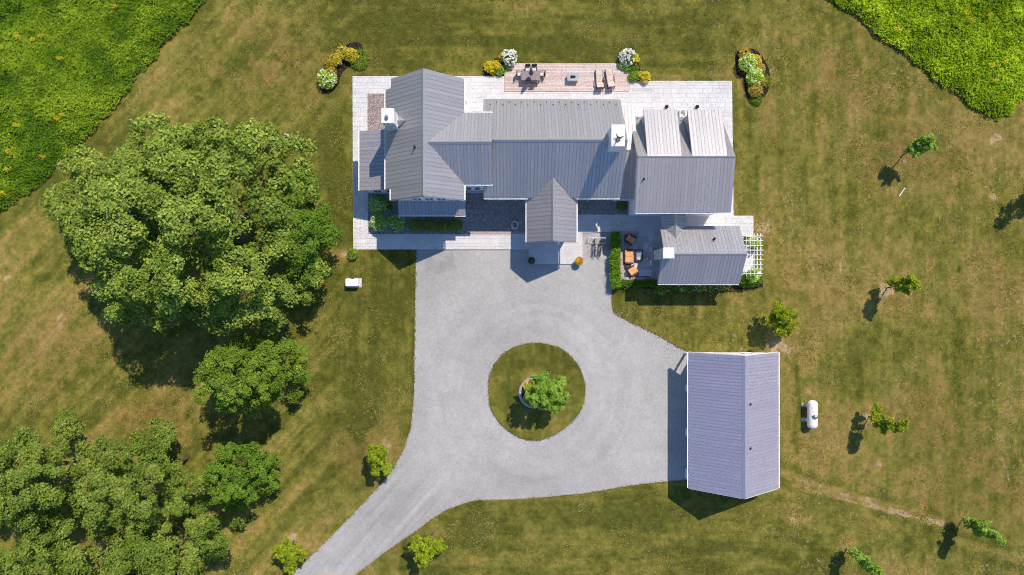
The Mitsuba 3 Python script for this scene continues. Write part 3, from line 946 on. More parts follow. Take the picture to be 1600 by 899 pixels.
# bay roof on the south of the wing
slope(H, [(-10.52, 6.74, 3.4), (-4.31, 6.74, 3.4), (-4.31, 7.99, 4.0), (-10.52, 7.99, 4.0)], pitch=.305)
put(H, 'wall', box(-10.25, -4.55, 7.0, 8.0, -.1, 3.45), M['wall'])
gutter(H, (-10.52, 6.74, 3.4), (-4.31, 6.74, 3.4), (0, -1, 0), .06)
for x in (-9.2, -7.4, -5.6): window(H, (x, 7.0, 1.75), 1.4, 1.9, 's')

# connector
CY, CE, CR, CHW = 12.30, 6.6, 9.3, 3.14
wall_gable(H, 'x', -4.6, -2.0, CY - 2.85, CY + 2.85, CE, CR - .28)
cw = WX + (WR - CR) / sl + .03
# eave corners start at the wing's valley
slope(H, [(-4.30, CY - CHW, CE), (-1.75, CY - CHW, CE), (-1.75, CY, CR), (cw, CY, CR)], pitch=.305)
slope(H, [(-1.75, CY + CHW, CE), (-4.30, CY + CHW, CE), (cw, CY, CR), (-1.75, CY, CR)], pitch=.305)
cap_bar(H, (cw, CY, CR), (-1.75, CY, CR), w=.16)
gutter(H, (-4.15, CY - CHW, CE), (-1.72, CY - CHW, CE), (0, -1, 0), .06)
gutter(H, (-4.15, CY + CHW, CE), (-1.72, CY + CHW, CE), (0, 1, 0), .06)
for x in (-4.1, -3.3, -2.5):
    window(H, (x, CY - 2.85, 5.3), .65, 1.1, 's', mull=False); window(H, (x, CY - 2.85, 1.8), .65, 1.9, 's', mull=False)
rake_trim(H, (-1.75, CY - CHW, CE - .02), (-1.75, CY, CR - .02), (1, 0, 0)); rake_trim(H, (-1.75, CY + CHW, CE - .02), (-1.75, CY, CR - .02), (1, 0, 0))

# main block
MY0, MY, MY1, ME, MR = 8.22, 12.65, 17.1, 4.4, 8.4
MX0, MX1 = -2.6, 9.88
wall_gable(H, 'x', -2.4, 9.6, MY0 + .32, MY1 - .32, ME + .05, MR - .25)
slope(H, [(MX0, MY0, ME), (MX1, MY0, ME), (MX1, MY, MR), (MX0, MY, MR)], pitch=.305)
slope(H, [(MX1, MY1, ME), (MX0, MY1, ME), (MX0, MY, MR), (MX1, MY, MR)], pitch=.305, guards=.57)
cap_bar(H, (-1.70, MY, MR), (MX1, MY, MR), w=.16)
gutter(H, (MX0, MY0, ME), (1.45, MY0, ME), (0, -1, 0), .06)
gutter(H, (5.9, MY0, ME), (MX1, MY0, ME), (0, -1, 0), .06)
gutter(H, (MX0, MY1, ME), (MX1, MY1, ME), (0, 1, 0), .06, 'metal1')
rake_trim(H, (MX1, MY0, ME - .02), (MX1, MY, MR - .02), (1, 0, 0), m='metal1'); rake_trim(H, (MX1, MY1, ME - .02), (MX1, MY, MR - .02), (1, 0, 0), m='metal1')
for x in (-1.6, .2, 6.9, 8.4): window(H, (x, MY0 + .32, 1.9), 1.0, 2.0, 's')
for x in (-1.2, 1.0, 3.2, 5.4, 7.6): window(H, (x, MY1 - .32, 1.6), 1.7, 2.5, 'n', name='glass_door')

# main chimney
x0, y0 = at(955, 229, 10.2); x1, y1 = at(976.6, 194.6, 10.2)
ch = put(H, 'chimney', cbox(x0 + .06, x1 - .06, y0 + .06, y1 - .06, 3.5, 10.0, .015), M['chimney_stone'], label='broad white chimney near the east end of the main roof')
put(ch, 'cap', cbox(x0, x1, y0, y1, 10.005, 10.2, .03), M['chimney_white'])
chimney_stones(ch, x0 + .06, x1 - .06, y0 + .06, y1 - .06, 6.9, 9.98, 2, ['stone0', 'stone2', 'chimney_white'])
fx, fy = (x0 + x1) / 2 + .0, y0 + .62
put(ch, 'flue', cat([rod((fx, fy, 10.15), (fx, fy, 10.45), .17, 14)] + [tube([(fx, fy, 10.45), (fx + .28 * math.cos(a), fy + .28 * math.sin(a), 10.52), (fx + .38 * math.cos(a), fy + .38 * math.sin(a), 10.75)], [.05, .05, .03], 6) for a in (.3, 2.2, 4.1)]), M['dark_metal'])

# entry porch
EX, EE, ER, EHW, EY0 = 3.66, 3.87, 5.87, 2.28, 4.18
for sgn in (-1, 1):
    slope(H, [(EX + sgn * EHW, EY0, EE), (EX + sgn * EHW, 8.0, EE), (EX, 9.86, ER), (EX, EY0, ER)], pitch=.37)
    rake_trim(H, (EX + sgn * EHW, EY0, EE - .02), (EX, EY0, ER - .02), (0, -1, 0))
    gutter(H, (EX + sgn * EHW, EY0, EE), (EX + sgn * EHW, 8.1, EE), (sgn, 0, 0), .055)
cap_bar(H, (EX, EY0, ER), (EX, 9.8, ER), w=.15)
pr = Polygon([(EX - 1.95, 3.75), (EX + 1.95, 3.75), (EX + 1.95, 3.98), (EX, 5.65), (EX - 1.95, 3.98)])
m = trimesh.creation.extrude_polygon(pr, .2, engine='earcut'); V = np.asarray(m.vertices)
mm = trimesh.Trimesh(np.column_stack([V[:, 0], 4.45 + V[:, 2], V[:, 1]]), m.faces, process=False); trimesh.repair.fix_normals(mm)
put(H, 'porch_gable', mm, M['wall'])
for sx in (-1.8, 1.8):
    put(H, 'porch_post', cbox(EX + sx - .13, EX + sx + .13, 5.25, 5.51, .05, 3.74, .01), M['trim'])
    put(H, 'porch_beam', box(EX + sx - .12, EX + sx + .12, 4.69, 8.5, 3.5, 3.80), M['trim'])
window(H, (EX, MY0 + .32, 1.2), 1.2, 2.2, 's', name='door')

# link block
LX0, LX1 = 9.95, 11.35
LYr, LR, LE = 12.4, 5.0, 3.6
put(H, 'wall', box(9.62, 11.3, 8.5, 16.55, -.1, 3.55), M['wall'])
slope(H, [(LX1, 16.85, LE), (9.7, 16.85, LE), (9.7, LYr, LR), (LX1, LYr, LR)], pitch=.305)
slope(H, [(9.7, 8.17, LE), (LX1, 8.17, LE), (LX1, LYr, LR), (9.7, LYr, LR)], pitch=.305)
cap_bar(H, (MX1 + .06, LYr, LR), (LX1, LYr, LR), w=.12)
gutter(H, (9.95, 8.17, LE), (11.2, 8.17, LE), (0, -1, 0), .055)
window(H, (10.4, 8.5, 1.1), .9, 2.1, 's', name='door')

# east block with two shed dormers
DX0, DX1 = 11.04, 19.56
DYN, DZN, DYR, DZR, DYS, DZS = 16.0, 2.76, 11.46, 7.1, 6.76, 5.7
prof = Polygon([(7.0, -.1), (15.75, -.1), (15.75, 2.82), (DYR, DZR - .24), (7.0, DZS - .14)])
m = trimesh.creation.extrude_polygon(prof, DX1 - DX0 - .56, engine='earcut'); V = np.asarray(m.vertices)
mm = trimesh.Trimesh(np.column_stack([DX0 + .28 + V[:, 2], V[:, 0], V[:, 1]]), m.faces, process=False); trimesh.repair.fix_normals(mm)
put(H, 'wall', mm, M['wall'])
slope(H, [(DX0, DYS, DZS), (DX1, DYS, DZS), (DX1, DYR, DZR), (DX0, DYR, DZR)], pitch=.305)
slope(H, [(DX1, DYN, DZN), (DX0, DYN, DZN), (DX0, DYR, DZR), (DX1, DYR, DZR)], pitch=.305, guards=.57)
cap_bar(H, (DX0, DYR, DZR + .03), (DX1, DYR, DZR + .03), w=.14)
gutter(H, (DX0, DYS, DZS), (DX1, DYS, DZS), (0, -1, 0), .06)
for xx, sg in ((DX0, -1), (DX1, 1)):
    rake_trim(H, (xx, DYS, DZS - .02), (xx, DYR, DZR - .02), (sg, 0, 0)); rake_trim(H, (xx, DYN, DZN - .02), (xx, DYR, DZR - .02), (sg, 0, 0))
vent(H, (*at(1006, 280, 6.6), 6.55), .4)
for x in (12.3, 16.9, 18.3): window(H, (x, 7.0, 4.3), .9, 1.1, 's')
for y in (8.4, 10.2, 12.2): window(H, (DX1 - .28, y, 1.7), 1.0, 1.8, 'e'); window(H, (DX1 - .28, y, 4.5), .9, 1.1, 'e')
for x in (12.6, 15.3, 18.0): window(H, (x, 15.75, 1.3), 1.3, 2.0, 'n')
nsl = (DZR - DZN) / (DYN - DYR)
for xa, xb in ((11.86, 14.9), (15.79, 18.88)):
    dm = put(H, 'dormer', trimesh.Trimesh(), None) if False else None
    prof = Polygon([(15.72, 2.9), (15.72, 5.1), (11.7, 6.78), (11.7, 6.6), (15.55, 2.95)])
    m = trimesh.creation.extrude_polygon(prof, xb - xa - .3, engine='earcut'); V = np.asarray(m.vertices)
    mm = trimesh.Trimesh(np.column_stack([xa + .15 + V[:, 2], V[:, 0], V[:, 1]]), m.faces, process=False); trimesh.repair.fix_normals(mm)
    put(H, 'dormer', mm, M['metal1'])
    slope(H, [(xb, 16.05, 5.28), (xa, 16.05, 5.28), (xa, 11.58, 7.03), (xb, 11.58, 7.03)], pitch=.305, name='dormer_roof')
    for x in (xa + .9, xb - .9): window(H, (x, 15.72, 4.2), .8, 1.0, 'n')
    put(H, 'dormer_flashing', cbox(xa + .05, xb - .05, 11.45, 11.62, 7.06, 7.12, .01), M['trim'])

# ------------------------------------------------------------------ cottage
C = thing('cottage', 'small low outbuilding with grey metal roof and outdoor fireplace, between courtyard and pergola', 'cottage')
KX0, KX1, KYN, KYR, KYS, KE, KR = 13.58, 21.12, 5.71, 3.02, .36, 3.3, 5.4
wall_gable(C, 'x', 15.3, 20.85, KYS + .3, KYN - .3, KE + .05, KR - .25)
slope(C, [(KX0, KYS, KE), (KX1, KYS, KE), (KX1, KYR, KR), (KX0, KYR, KR)], pitch=.32)
slope(C, [(KX1, KYN, KE), (KX0 + .15, KYN, KE), (KX0 + .15, KYR, KR), (KX1, KYR, KR)], pitch=.32)
cap_bar(C, (14.4, KYR, KR), (KX1, KYR, KR), w=.15)
gutter(C, (KX0, KYS, KE), (KX1, KYS, KE), (0, -1, 0), .055)
rake_trim(C, (KX1, KYS, KE - .02), (KX1, KYR, KR - .02), (1, 0, 0)); rake_trim(C, (KX1, KYN, KE - .02), (KX1, KYR, KR - .02), (1, 0, 0))
rake_trim(C, (KX0, KYS, KE - .02), (KX0, KYR, KR - .02), (-1, 0, 0))
vent(C, (*at(1117, 373, 4.6), 4.5), .35)
for x in (15.3, 17.2, 19.1): window(C, (x, KYS + .3, 1.7), 1.1, 1.5, 's')
window(C, (20.85, 3.0, 1.1), 1.7, 2.1, 'e', name='glass_door')
window(C, (18.6, KYN - .3, 1.7), 1.1, 1.4, 'n')
# link roof to the house
for sgn in (-1, 1):
    slope(C, [(15.0 + sgn * 1.15, 7.0, 3.3), (15.0 + sgn * 1.15, 5.4, 3.3), (15.0, 4.55, 4.2), (15.0, 7.0, 4.2)], pitch=.32)
cap_bar(C, (15.0, 4.6, 4.2), (15.0, 6.98, 4.2), w=.12)
put(C, 'wall', box(15.95, 16.05, 5.45, 6.98, 0, 3.2), M['wall'])
# fireplace chimney
x0, y0 = at(1036, 404, 6.4); x1, y1 = at(1053.7, 387, 6.4)
ch = put(C, 'chimney', cbox(x0 + .08, x1 - .08, y0 + .05, y1 - .05, 0, 6.2, .015), M['chimney_stone'], label='tall stone fireplace chimney with a flat white cap')
put(ch, 'cap', cbox(x0, x1, y0, y1, 6.205, 6.4, .02), M['chimney_white'])
for i, (lo, hi) in enumerate([((.38, .38, .39), (.56, .56, .56)), ((.44, .44, .44), (.62, .61, .60)), ((.30, .30, .31), (.48, .48, .48))]):
    M[f'grey_stone{i}'] = plain(f'grey_stone{i}', stone_tex(lo, hi, 4), .85)
chimney_stones(ch, x0 + .08, x1 - .08, y0 + .05, y1 - .05, 2.0, 6.18, 3, ['grey_stone0', 'grey_stone1', 'grey_stone2'])
fx = x0 + .08
fp = put(C, 'fireplace', cat(cbox(fx - .14, fx - .035, 2.15, 2.62, .06, 1.6, .01), cbox(fx - .14, fx - .035, 3.48, 3.92, .06, 1.6, .01), cbox(fx - .14, fx - .035, 2.625, 3.475, 1.15, 1.6, .01), cbox(fx - .14, fx - .035, 2.625, 3.475, .06, .4, .01)), M['concrete'])
put(fp, 'mantel', cbox(fx - .22, fx - .035, 2.1, 3.97, 1.605, 1.72, .015), M['concrete'])
put(fp, 'firebox', box(fx - .07, fx - .04, 2.63, 3.47, .41, 1.14), M['black'])

# ------------------------------------------------------------------ garage
G = thing('garage', 'detached garage with lavender grey metal roof beside the gravel drive', 'garage')
GX0, GXR, GX1, GYN, GYS, GE, GR = 16.5, 20.62, 24.86, -6.05, -18.72, 3.1, 6.4
pr = Polygon([(17.75, -.1), (24.5, -.1), (24.5, GE + .1), (GXR, GR - .27), (17.75, GE + .72)])
m = trimesh.creation.extrude_polygon(pr, 12.1, engine='earcut'); V = np.asarray(m.vertices)
mm = trimesh.Trimesh(np.column_stack([V[:, 0], -18.43 + V[:, 2], V[:, 1]]), m.faces, process=False); trimesh.repair.fix_normals(mm)
put(G, 'wall', mm, M['wall'])
slope(G, [(GX0, GYS, GE), (GX0, GYN, GE), (GXR, GYN, GR), (GXR, GYS, GR)], pitch=.30, mats=('barn0', 'barn1'), seam='barnseam', rib=.014, rib_w=.024)
slope(G, [(GX1, GYN, GE), (GX1, GYS, GE), (GXR, GYS, GR), (GXR, GYN, GR)], pitch=.30, mats=('barn0', 'barn1'), seam='barnseam', rib=.014, rib_w=.024)
cap_bar(G, (GXR, GYS, GR), (GXR, GYN, GR), w=.2, m='barn0')
gutter(G, (GX0, GYS, GE), (GX0, GYN, GE), (-1, 0, 0), .07); gutter(G, (GX1, GYS, GE), (GX1, GYN, GE), (1, 0, 0), .07)
for yy, sg in ((GYN, 1), (GYS, -1)):
    rake_trim(G, (GX0, yy, GE - .02), (GXR, yy, GR - .02), (0, sg, 0), m='trim'); rake_trim(G, (GX1, yy, GE - .02), (GXR, yy, GR - .02), (0, sg, 0), m='trim')
vent(G, (*at(1172, 632, 5.9), 5.88), .25, .07); vent(G, (*at(1172, 701, 5.9), 5.88), .25, .07)
put(G, 'corner_post', cbox(16.86, 17.04, -6.5, -6.32, -.05, 3.0, .01), M['trim'])
put(G, 'corner_post', cbox(16.86, 17.04, -18.45, -18.27, -.05, 3.0, .01), M['trim'])
put(G, 'eave_beam', box(16.87, 17.03, -18.25, -6.52, 2.75, 3.02), M['trim'])
for yc in (-9.8, -14.1, -18.0):
    put(G, 'pier', cbox(16.92, 17.74, yc - .32, yc + .32, -.05, 2.74, .01), M['wall'])
for yc in (-7.9, -11.95, -16.05):
    d = put(G, 'garage_door', box(17.67, 17.74, yc - 1.45, yc + 1.45, -.05, 2.5), M['trim'])
    for k in range(4):
        put(d, 'door_panel', cbox(17.635, 17.668, yc - 1.4, yc + 1.4, .0 + k * .6, .56 + k * .6, .01), M['white_paint'])
window(G, (20.6, -6.33, 3.9), .9, .9, 'n'); window(G, (22.5, -6.33, 1.6), .9, 1.2, 'n'); window(G, (18.9, -6.33, 1.6), .9, 1.2, 'n')
for y in (-9, -12.3, -15.6): window(G, (24.5, y, 1.7), 1.0, 1.1, 'e')

# ------------------------------------------------------------------ deck
D = thing('deck', 'weathered pinkish timber deck of long boards behind the house', 'deck')
dx0, dy1 = at(788, 99); dx1, dy0 = at(983, 143.5)
put(D, 'frame', box(dx0 + .04, dx1 - .04, dy0 + .04, dy1 - .04, -.2, .06), M['soil'])
rg = np.random.default_rng(4)
y = dy0
while y < dy1 - .05:
    x = dx0; cuts = sorted(rg.uniform(dx0 + 1.5, dx1 - 1.5, 2))
    if cuts[1] - cuts[0] < 1: cuts = cuts[:1]
    for x2 in list(cuts) + [dx1]:
        put(D, 'board', box(x + .004, x2 - .004, y + .006, min(y + .139, dy1),   .065, .095 + rg.uniform(-.002, .002)), M[f'deck{rg.integers(4)}'])
        x = x2
    y += .145
# stone step along the north door line, drain
single('door_step', cbox(*[at(766, 0)[0], at(955, 0)[0]], at(0, 156)[1], at(0, 151.5)[1], .05, .14, .01), M['paver2'], label='long low stone step below the north doors of the house', cat='step')
single('drain_grate', cat([box(at(988, 0)[0] + i * .05, at(988, 0)[0] + i * .05 + .03, at(0, 143)[1], at(0, 138.5)[1], .055, .075) for i in range(44)] + [box(at(988, 0)[0] - .03, at(988, 0)[0], at(0, 143)[1], at(0, 138.5)[1], .05, .08)]), M['bench_grey'],
       label='long narrow grey drain grate in the terrace east of the deck', cat='grate')
# small lattice frame between the dormers, two lamps on the terrace
x0, y0 = at(1060.5, 184); x1, y1 = at(1070, 173)
fr = [box(x0, x1, y, y + .06, .06, .5) for y in (y0, y1 - .06)] + [box(x, x + .06, y0 + .06, y1 - .06, .06, .5) for x in (x0, x1 - .06)]
lt = thing('wire_frame', 'small white framed lattice box on the terrace between the two dormers', 'lattice box')
put(lt, 'frame', cat(fr), M['trim'])
for i in range(5):
    put(lt, 'bar', rod((x0 + .06, y0 + .1 + i * .11, .46), (x1 - .06, y0 + .16 + i * .11, .46), .012, 6), M['galv'])
for px, lb in ((1040.5, 'small dark lantern on the terrace by the west dormer'), (1088, 'small dark lantern on the terrace by the east dormer')):
    x, y = at(px, 168.5)
    t = thing('lantern', lb, 'lantern')
    put(t, 'base', cbox(x - .13, x + .13, y - .13, y + .13, .06, .12, .01), M['dark_metal'])
    put(t, 'cage', cat([box(x + sx * .1 - .012, x + sx * .1 + .012, y + sy * .1 - .012, y + sy * .1 + .012, .12, .45) for sx in (-1, 1) for sy in (-1, 1)]), M['dark_metal'])
    put(t, 'roof', trimesh.convex.convex_hull(np.array([(x - .15, y - .15, .45), (x + .15, y - .15, .45), (x - .15, y + .15, .45), (x + .15, y + .15, .45), (x, y, .62)])), M['dark_metal'])

# ------------------------------------------------------------------ furniture
def place(px, py, z=0.0, rot=0.0, zref=None):
    x, y = at(px, py, z if zref is None else zref)
    return T().translate([x, y, z]).rotate([0, 0, 1], rot)


def make(parts): return [(n, mikit.ply(m, M[b], smooth=s), sub) for n, m, b, s, sub in parts]


def build(t, parts, tw):
    keys = {}
    for n, d, sub in parts:
        keys[n] = put(keys[sub] if sub else t, n, d, None, to_world=tw)


ZD = .095
# dining chair: seat faces +y
def chair_parts(w=.5, d=.52, cush='cushion_white'):
    p = [('seat', cbox(-w / 2, w / 2, -d / 2, d / 2, .36, .42, .015), 'wicker', False, None),
         ('cushion', cbox(-w / 2 + .03, w / 2 - .03, -d / 2 + .06, d / 2 - .01, .421, .49, .03), cush, False, None),
         ('backrest', cat([cbox(-w / 2, w / 2, -d / 2 - .05, -d / 2 + .02, .43, .9, .02)]), 'wicker', False, None),
         ('arms', cat([cbox(s * w / 2 - .03, s * w / 2 + .03, -d / 2 + .03, d / 2 - .04, .60, .64, .01) for s in (-1, 1)] + [box(s * w / 2 - .02, s * w / 2 + .02, d / 2 - .1, d / 2 - .05, .42, .6) for s in (-1, 1)]), 'wicker', False, None)]
    for sx in (-1, 1):
        for sy in (-1, 1):
            p.append((f'leg', box(sx * (w / 2 - .03) - .02, sx * (w / 2 - .03) + .02, sy * (d / 2 - .03) - .02, sy * (d / 2 - .03) + .02, 0, .36), 'wicker', False, None))
    return make(p)


CH = chair_parts()
for px, py, rot, lb in ((824.5, 109.3, 180, 'dark wicker dining chair at the north side of the table, left of the umbrella'),
                        (834.5, 109.3, 180, 'dark wicker dining chair at the north side of the table, right of the umbrella'),
                        (824, 126.5, 0, 'dark wicker chair with pale cushion at the south side of the table, left one'),
                        (834, 127.5, 0, 'dark wicker chair with pale cushion at the south side of the table, right one'),
                        (811.5, 118, -90, 'dark wicker chair with pale cushion at the west end of the dining table'),
                        (847, 118, 90, 'dark wicker chair with pale cushion at the east end of the dining table')):
    t = thing('dining_chair', lb, 'chair', 'chairs round the deck dining table')
    build(t, CH, place(px, py, ZD, rot))
x, y = at(829.5, 118, .9)
t = thing('dining_table', 'brown rectangular dining table with a closed umbrella through it', 'table')
put(t, 'tabletop', cbox(x - .92, x + .92, y - .46, y + .46, ZD + .70, ZD + .75, .012), M['table_brown'])
for sx in (-1, 1):
    for sy in (-1, 1):
        put(t, 'leg', box(x + sx * .82 - .035, x + sx * .82 + .035, y + sy * .38 - .035, y + sy * .38 + .035, ZD, ZD + .70), M['wicker'])
t = thing('patio_umbrella', 'closed dark blue umbrella standing in the dining table', 'umbrella')
put(t, 'pole', rod((x, y, ZD), (x, y, ZD + 2.55), .022, 10), M['dark_metal'])
put(t, 'base', lathe([(0, ZD), (.26, ZD), (.26, ZD + .06), (.05, ZD + .10), (.03, ZD + .3), (0, ZD + .3)]).apply_translation((x, y, 0)), M['dark_metal'], smooth=40)
ang = np.linspace(0, 2 * np.pi, 33)[:-1]
V, F = [], []
for i, (z, r) in enumerate([(1.25, .17), (1.6, .17), (2.0, .13), (2.35, .08), (2.6, .02)]):
    for j, a in enumerate(ang):
        rr = r * (1 + .35 * (-1) ** (j // 2 % 2) * (1 if r > .03 else 0))
        V.append((x + rr * math.cos(a), y + rr * math.sin(a), ZD + z))
for i in range(4):
    for j in range(32):
        k = (j + 1) % 32
        F += [[i * 32 + j, i * 32 + k, i * 32 + 32 + k], [i * 32 + j, i * 32 + 32 + k, i * 32 + 32 + j]]
put(t, 'folded_canopy', trimesh.Trimesh(np.array(V), F, process=False), M['canvas_blue'])

x, y = at(895, 121, .5)
t = thing('fire_table', 'grey rectangular gas fire table in the middle of the deck', 'fire table')
put(t, 'body', cbox(x - .50, x + .50, y - .33, y + .33, ZD, ZD + .50, .01), M['firetable'])
put(t, 'top', cbox(x - .56, x + .56, y - .38, y + .38, ZD + .505, ZD + .56, .012), M['firetable'])
put(t, 'burner', cbox(x - .26, x + .26, y - .09, y + .09, ZD + .562, ZD + .58, .005), M['black'])
put(t, 'embers', cat([trimesh.creation.icosphere(1, .045).apply_translation((x + dx, y + dy, ZD + .60)) for dx, dy in np.random.default_rng(2).uniform(-1, 1, (22, 2)) * [.24, .13]]), M['dark_metal'])

# lounge chairs: head at -y
def lounger_parts():
    back = cbox(-.33, .33, -.72, 0, -.05, .04, .02)
    R = trimesh.transformations.rotation_matrix(math.radians(-32), (1, 0, 0))
    back.apply_transform(R); back.apply_translation((0, -.22, .36))
    fb = cat(*[cbox(s * .34 - .025, s * .34 + .025, -.74, 0, -.09, -.05, .008) for s in (-1, 1)], cbox(-.34, .34, -.76, -.72, -.09, -.04, .008))
    fb.apply_transform(R); fb.apply_translation((0, -.22, .36))
    p = [('frame', cat([cbox(s * .34 - .025, s * .34 + .025, -.9, 1.0, .24, .29, .008) for s in (-1, 1)] + [cbox(-.31, .31, y, y + .05, .24, .28, .008) for y in (-.9, -.25, .35, .94)] + [fb]), 'wicker', False, None),
         ('cushion', cat(cbox(-.32, .32, -.2, .38, .292, .38, .03), cbox(-.32, .32, .39, .98, .292, .38, .03)), 'cushion_cream', False, None),
         ('backrest', back, 'cushion_cream', False, None)]
    for sx in (-1, 1):
        for sy in (-.85, .95): p.append(('leg', box(sx * .34 - .022, sx * .34 + .022, sy - .022, sy + .022, 0, .24), 'wicker', False, None))
        p.append(('arm', cat(cbox(sx * .38 - .025, sx * .38 + .025, -.35, .2, .52, .55, .008), box(sx * .38 - .02, sx * .38 + .02, .14, .18, .0, .52), box(sx * .38 - .02, sx * .38 + .02, -.33, -.29, .0, .52)), 'wicker', False, None))
    return make(p)


LP = lounger_parts()
for px, py, rot, lb in ((937, 124.5, 3, 'cream cushioned lounger on the deck, the one nearer the fire table'), (953.5, 123.5, 8, 'cream cushioned lounger on the deck, the one farther from the fire table')):
    t = thing('sun_lounger', lb, 'lounger', 'loungers on the deck')
    build(t, LP, place(px, py, ZD, rot, .5))
x, y = at(945, 128, .6)
t = thing('side_table', 'small dark square side table between the two loungers', 'side table')
put(t, 'top', cbox(x - .24, x + .24, y - .24, y + .24, ZD + .42, ZD + .46, .01), M['wicker'])
for sx in (-1, 1):
    for sy in (-1, 1): put(t, 'leg', box(x + sx * .2 - .02, x + sx * .2 + .02, y + sy * .2 - .02, y + sy * .2 + .02, ZD, ZD + .42), M['wicker'])

# courtyard
SW = thing('seat_wall', 'low pinkish stone seat wall around the sunken courtyard', 'wall')
xa, ya = at(969, 438.2, .5); xb, yb = at(975.2, 361.5, .5)
xe = at(1029, 0, .5)[0]; yi = at(0, 433.2, .5)[1]; xn = at(997.5, 0, .5)[0]; yn = at(0, 367, .5)[1]
for nm, rct in (('west_run', (xa, xb, ya, yb)), ('south_run', (xb, xe, ya, yi)), ('north_run', (xb, xn, yn, yb))):
    x0, x1, y0, y1 = rct
    put(SW, 'body', box(x0 + .03, x1 - (.03 if nm == 'west_run' else 0), y0 + .03, y1 - .03, 0, .43), M['seatwall'])
    L = max(x1 - x0, y1 - y0); k = max(1, round(L / .9))
    for i in range(k):
        if nm == 'west_run': b = cbox(x0, x1, y0 + i * L / k + .004, y0 + (i + 1) * L / k - .004, .432, .50, .012)
        else: b = cbox(x0 + i * L / k + .004, x0 + (i + 1) * L / k - .004, y0, y1, .432, .50, .012)
        put(SW, 'coping_stone', b, M['seatwall'])


def club_parts(w):
    p = [('base', cbox(-w / 2, w / 2, -.42, .42, .05, .34, .02), 'wicker', False, None),
         ('backrest', cbox(-w / 2, w / 2, -.46, -.30, .345, .80, .03), 'wicker', False, None)]
    for s in (-1, 1):
        p.append(('arm', cbox(s * w / 2 - .06, s * w / 2 + .06, -.28, .42, .345, .60, .03), 'wicker', False, None))
    n = 1 if w < 1.2 else 2
    iw = (w - .14) / n
    for i in range(n):
        a = -w / 2 + .07 + i * iw
        p.append(('seat_cushion', cbox(a + .005, a + iw - .005, -.28, .44, .346, .50, .05), 'cushion_tan', False, None))
        bk = cbox(a + .02, a + iw - .02, -.10, .06, 0, .42, .05)
        bk.apply_transform(trimesh.transformations.rotation_matrix(math.radians(16), (1, 0, 0))); bk.apply_translation((0, -.24, .47))
        p.append(('back_cushion', bk, 'cushion_tan', False, None))
    return make(p)


CL, SO = club_parts(.82), club_parts(1.35)
for px, py, rot, lb, pp in ((985.5, 374.5, -122, 'wicker armchair in the shaded north corner of the courtyard', CL), (988.5, 423.5, -57, 'wicker armchair with orange tan cushions turned in the south corner of the courtyard', CL)):
    t = thing('armchair', lb, 'armchair', 'wicker armchairs in the courtyard')
    build(t, pp, place(px, py, .06, rot, .5))
t = thing('loveseat', 'wicker loveseat with orange tan cushions against the courtyard seat wall', 'loveseat')
build(t, SO, place(982.5, 401, .06, -90, .5))
x, y = at(998.8, 398.5, .45)
t = thing('coffee_table', 'dark framed low coffee table with grey glass top', 'coffee table')
put(t, 'frame', cat(box(x - .34, x + .34, y - .56, y - .50, .06, .44), box(x - .34, x + .34, y + .50, y + .56, .06, .44), box(x - .34, x - .28, y - .5, y + .5, .38, .44), box(x + .28, x + .34, y - .5, y + .5, .38, .44)), M['wicker'])
put(t, 'glass_top', cbox(x - .27, x + .27, y - .49, y + .49, .40, .435, .005), M['coffee_glass'])
single('bowl', lathe([(0, .44), (.1, .44), (.17, .50), (.16, .50), (.09, .455), (0, .455)]).apply_translation((x - .05, y - .32, 0)), M['cushion_cream'], label='pale round bowl on the coffee table', cat='bowl', smooth=40)
x, y = at(1008.3, 426.5, .5)
t = thing('storage_bench', 'plain pale grey box bench in the south of the courtyard', 'bench')
put(t, 'body', cbox(x - .60, x + .60, y - .30, y + .30, .06, .46, .01), M['bench_grey']); put(t, 'lid', cbox(x - .64, x + .64, y - .33, y + .33, .465, .52, .012), M['bench_grey'])
for px, py, lb in ((982, 414.5, 'small round dark side table between loveseat and southern armchair'),):
    x, y = at(px - 2, py, .4)
    t = thing('round_table', lb, 'side table')
    put(t, 'top', lathe([(0, .44), (.26, .44), (.27, .46), (.26, .48), (0, .48)], 28).apply_translation((x, y, 0)), M['dark_metal'], smooth=40)
    put(t, 'stem', rod((x, y, .08), (x, y, .44), .035, 10), M['dark_metal']); put(t, 'foot', lathe([(0, .06), (.2, .06), (.18, .085), (0, .085)], 24).apply_translation((x, y, 0)), M['dark_metal'])

# pergola
P = thing('pergola', 'white open pergola of crossing timbers at the east end of the cottage', 'pergola')
for i in range(9):
    yy = at(0, 369 + i * 7.38, 2.7)[1]
    put(P, 'rafter', box(21.0, 23.55, yy - .028, yy + .028, 2.62, 2.76), M['trim'])
for xx in (23.07, 23.38): put(P, 'beam', box(xx - .03, xx + .03, 1.05, 5.1, 2.46, 2.615), M['trim'])
for xx in (21.55, 21.95, 22.35, 22.72): put(P, 'batten', box(xx - .016, xx + .016, 1.1, 5.05, 2.765, 2.80), M['trim'])
for yy in (1.4, 4.75): put(P, 'post', cbox(23.13, 23.31, yy - .09, yy + .09, .0, 2.62, .01), M['trim'])
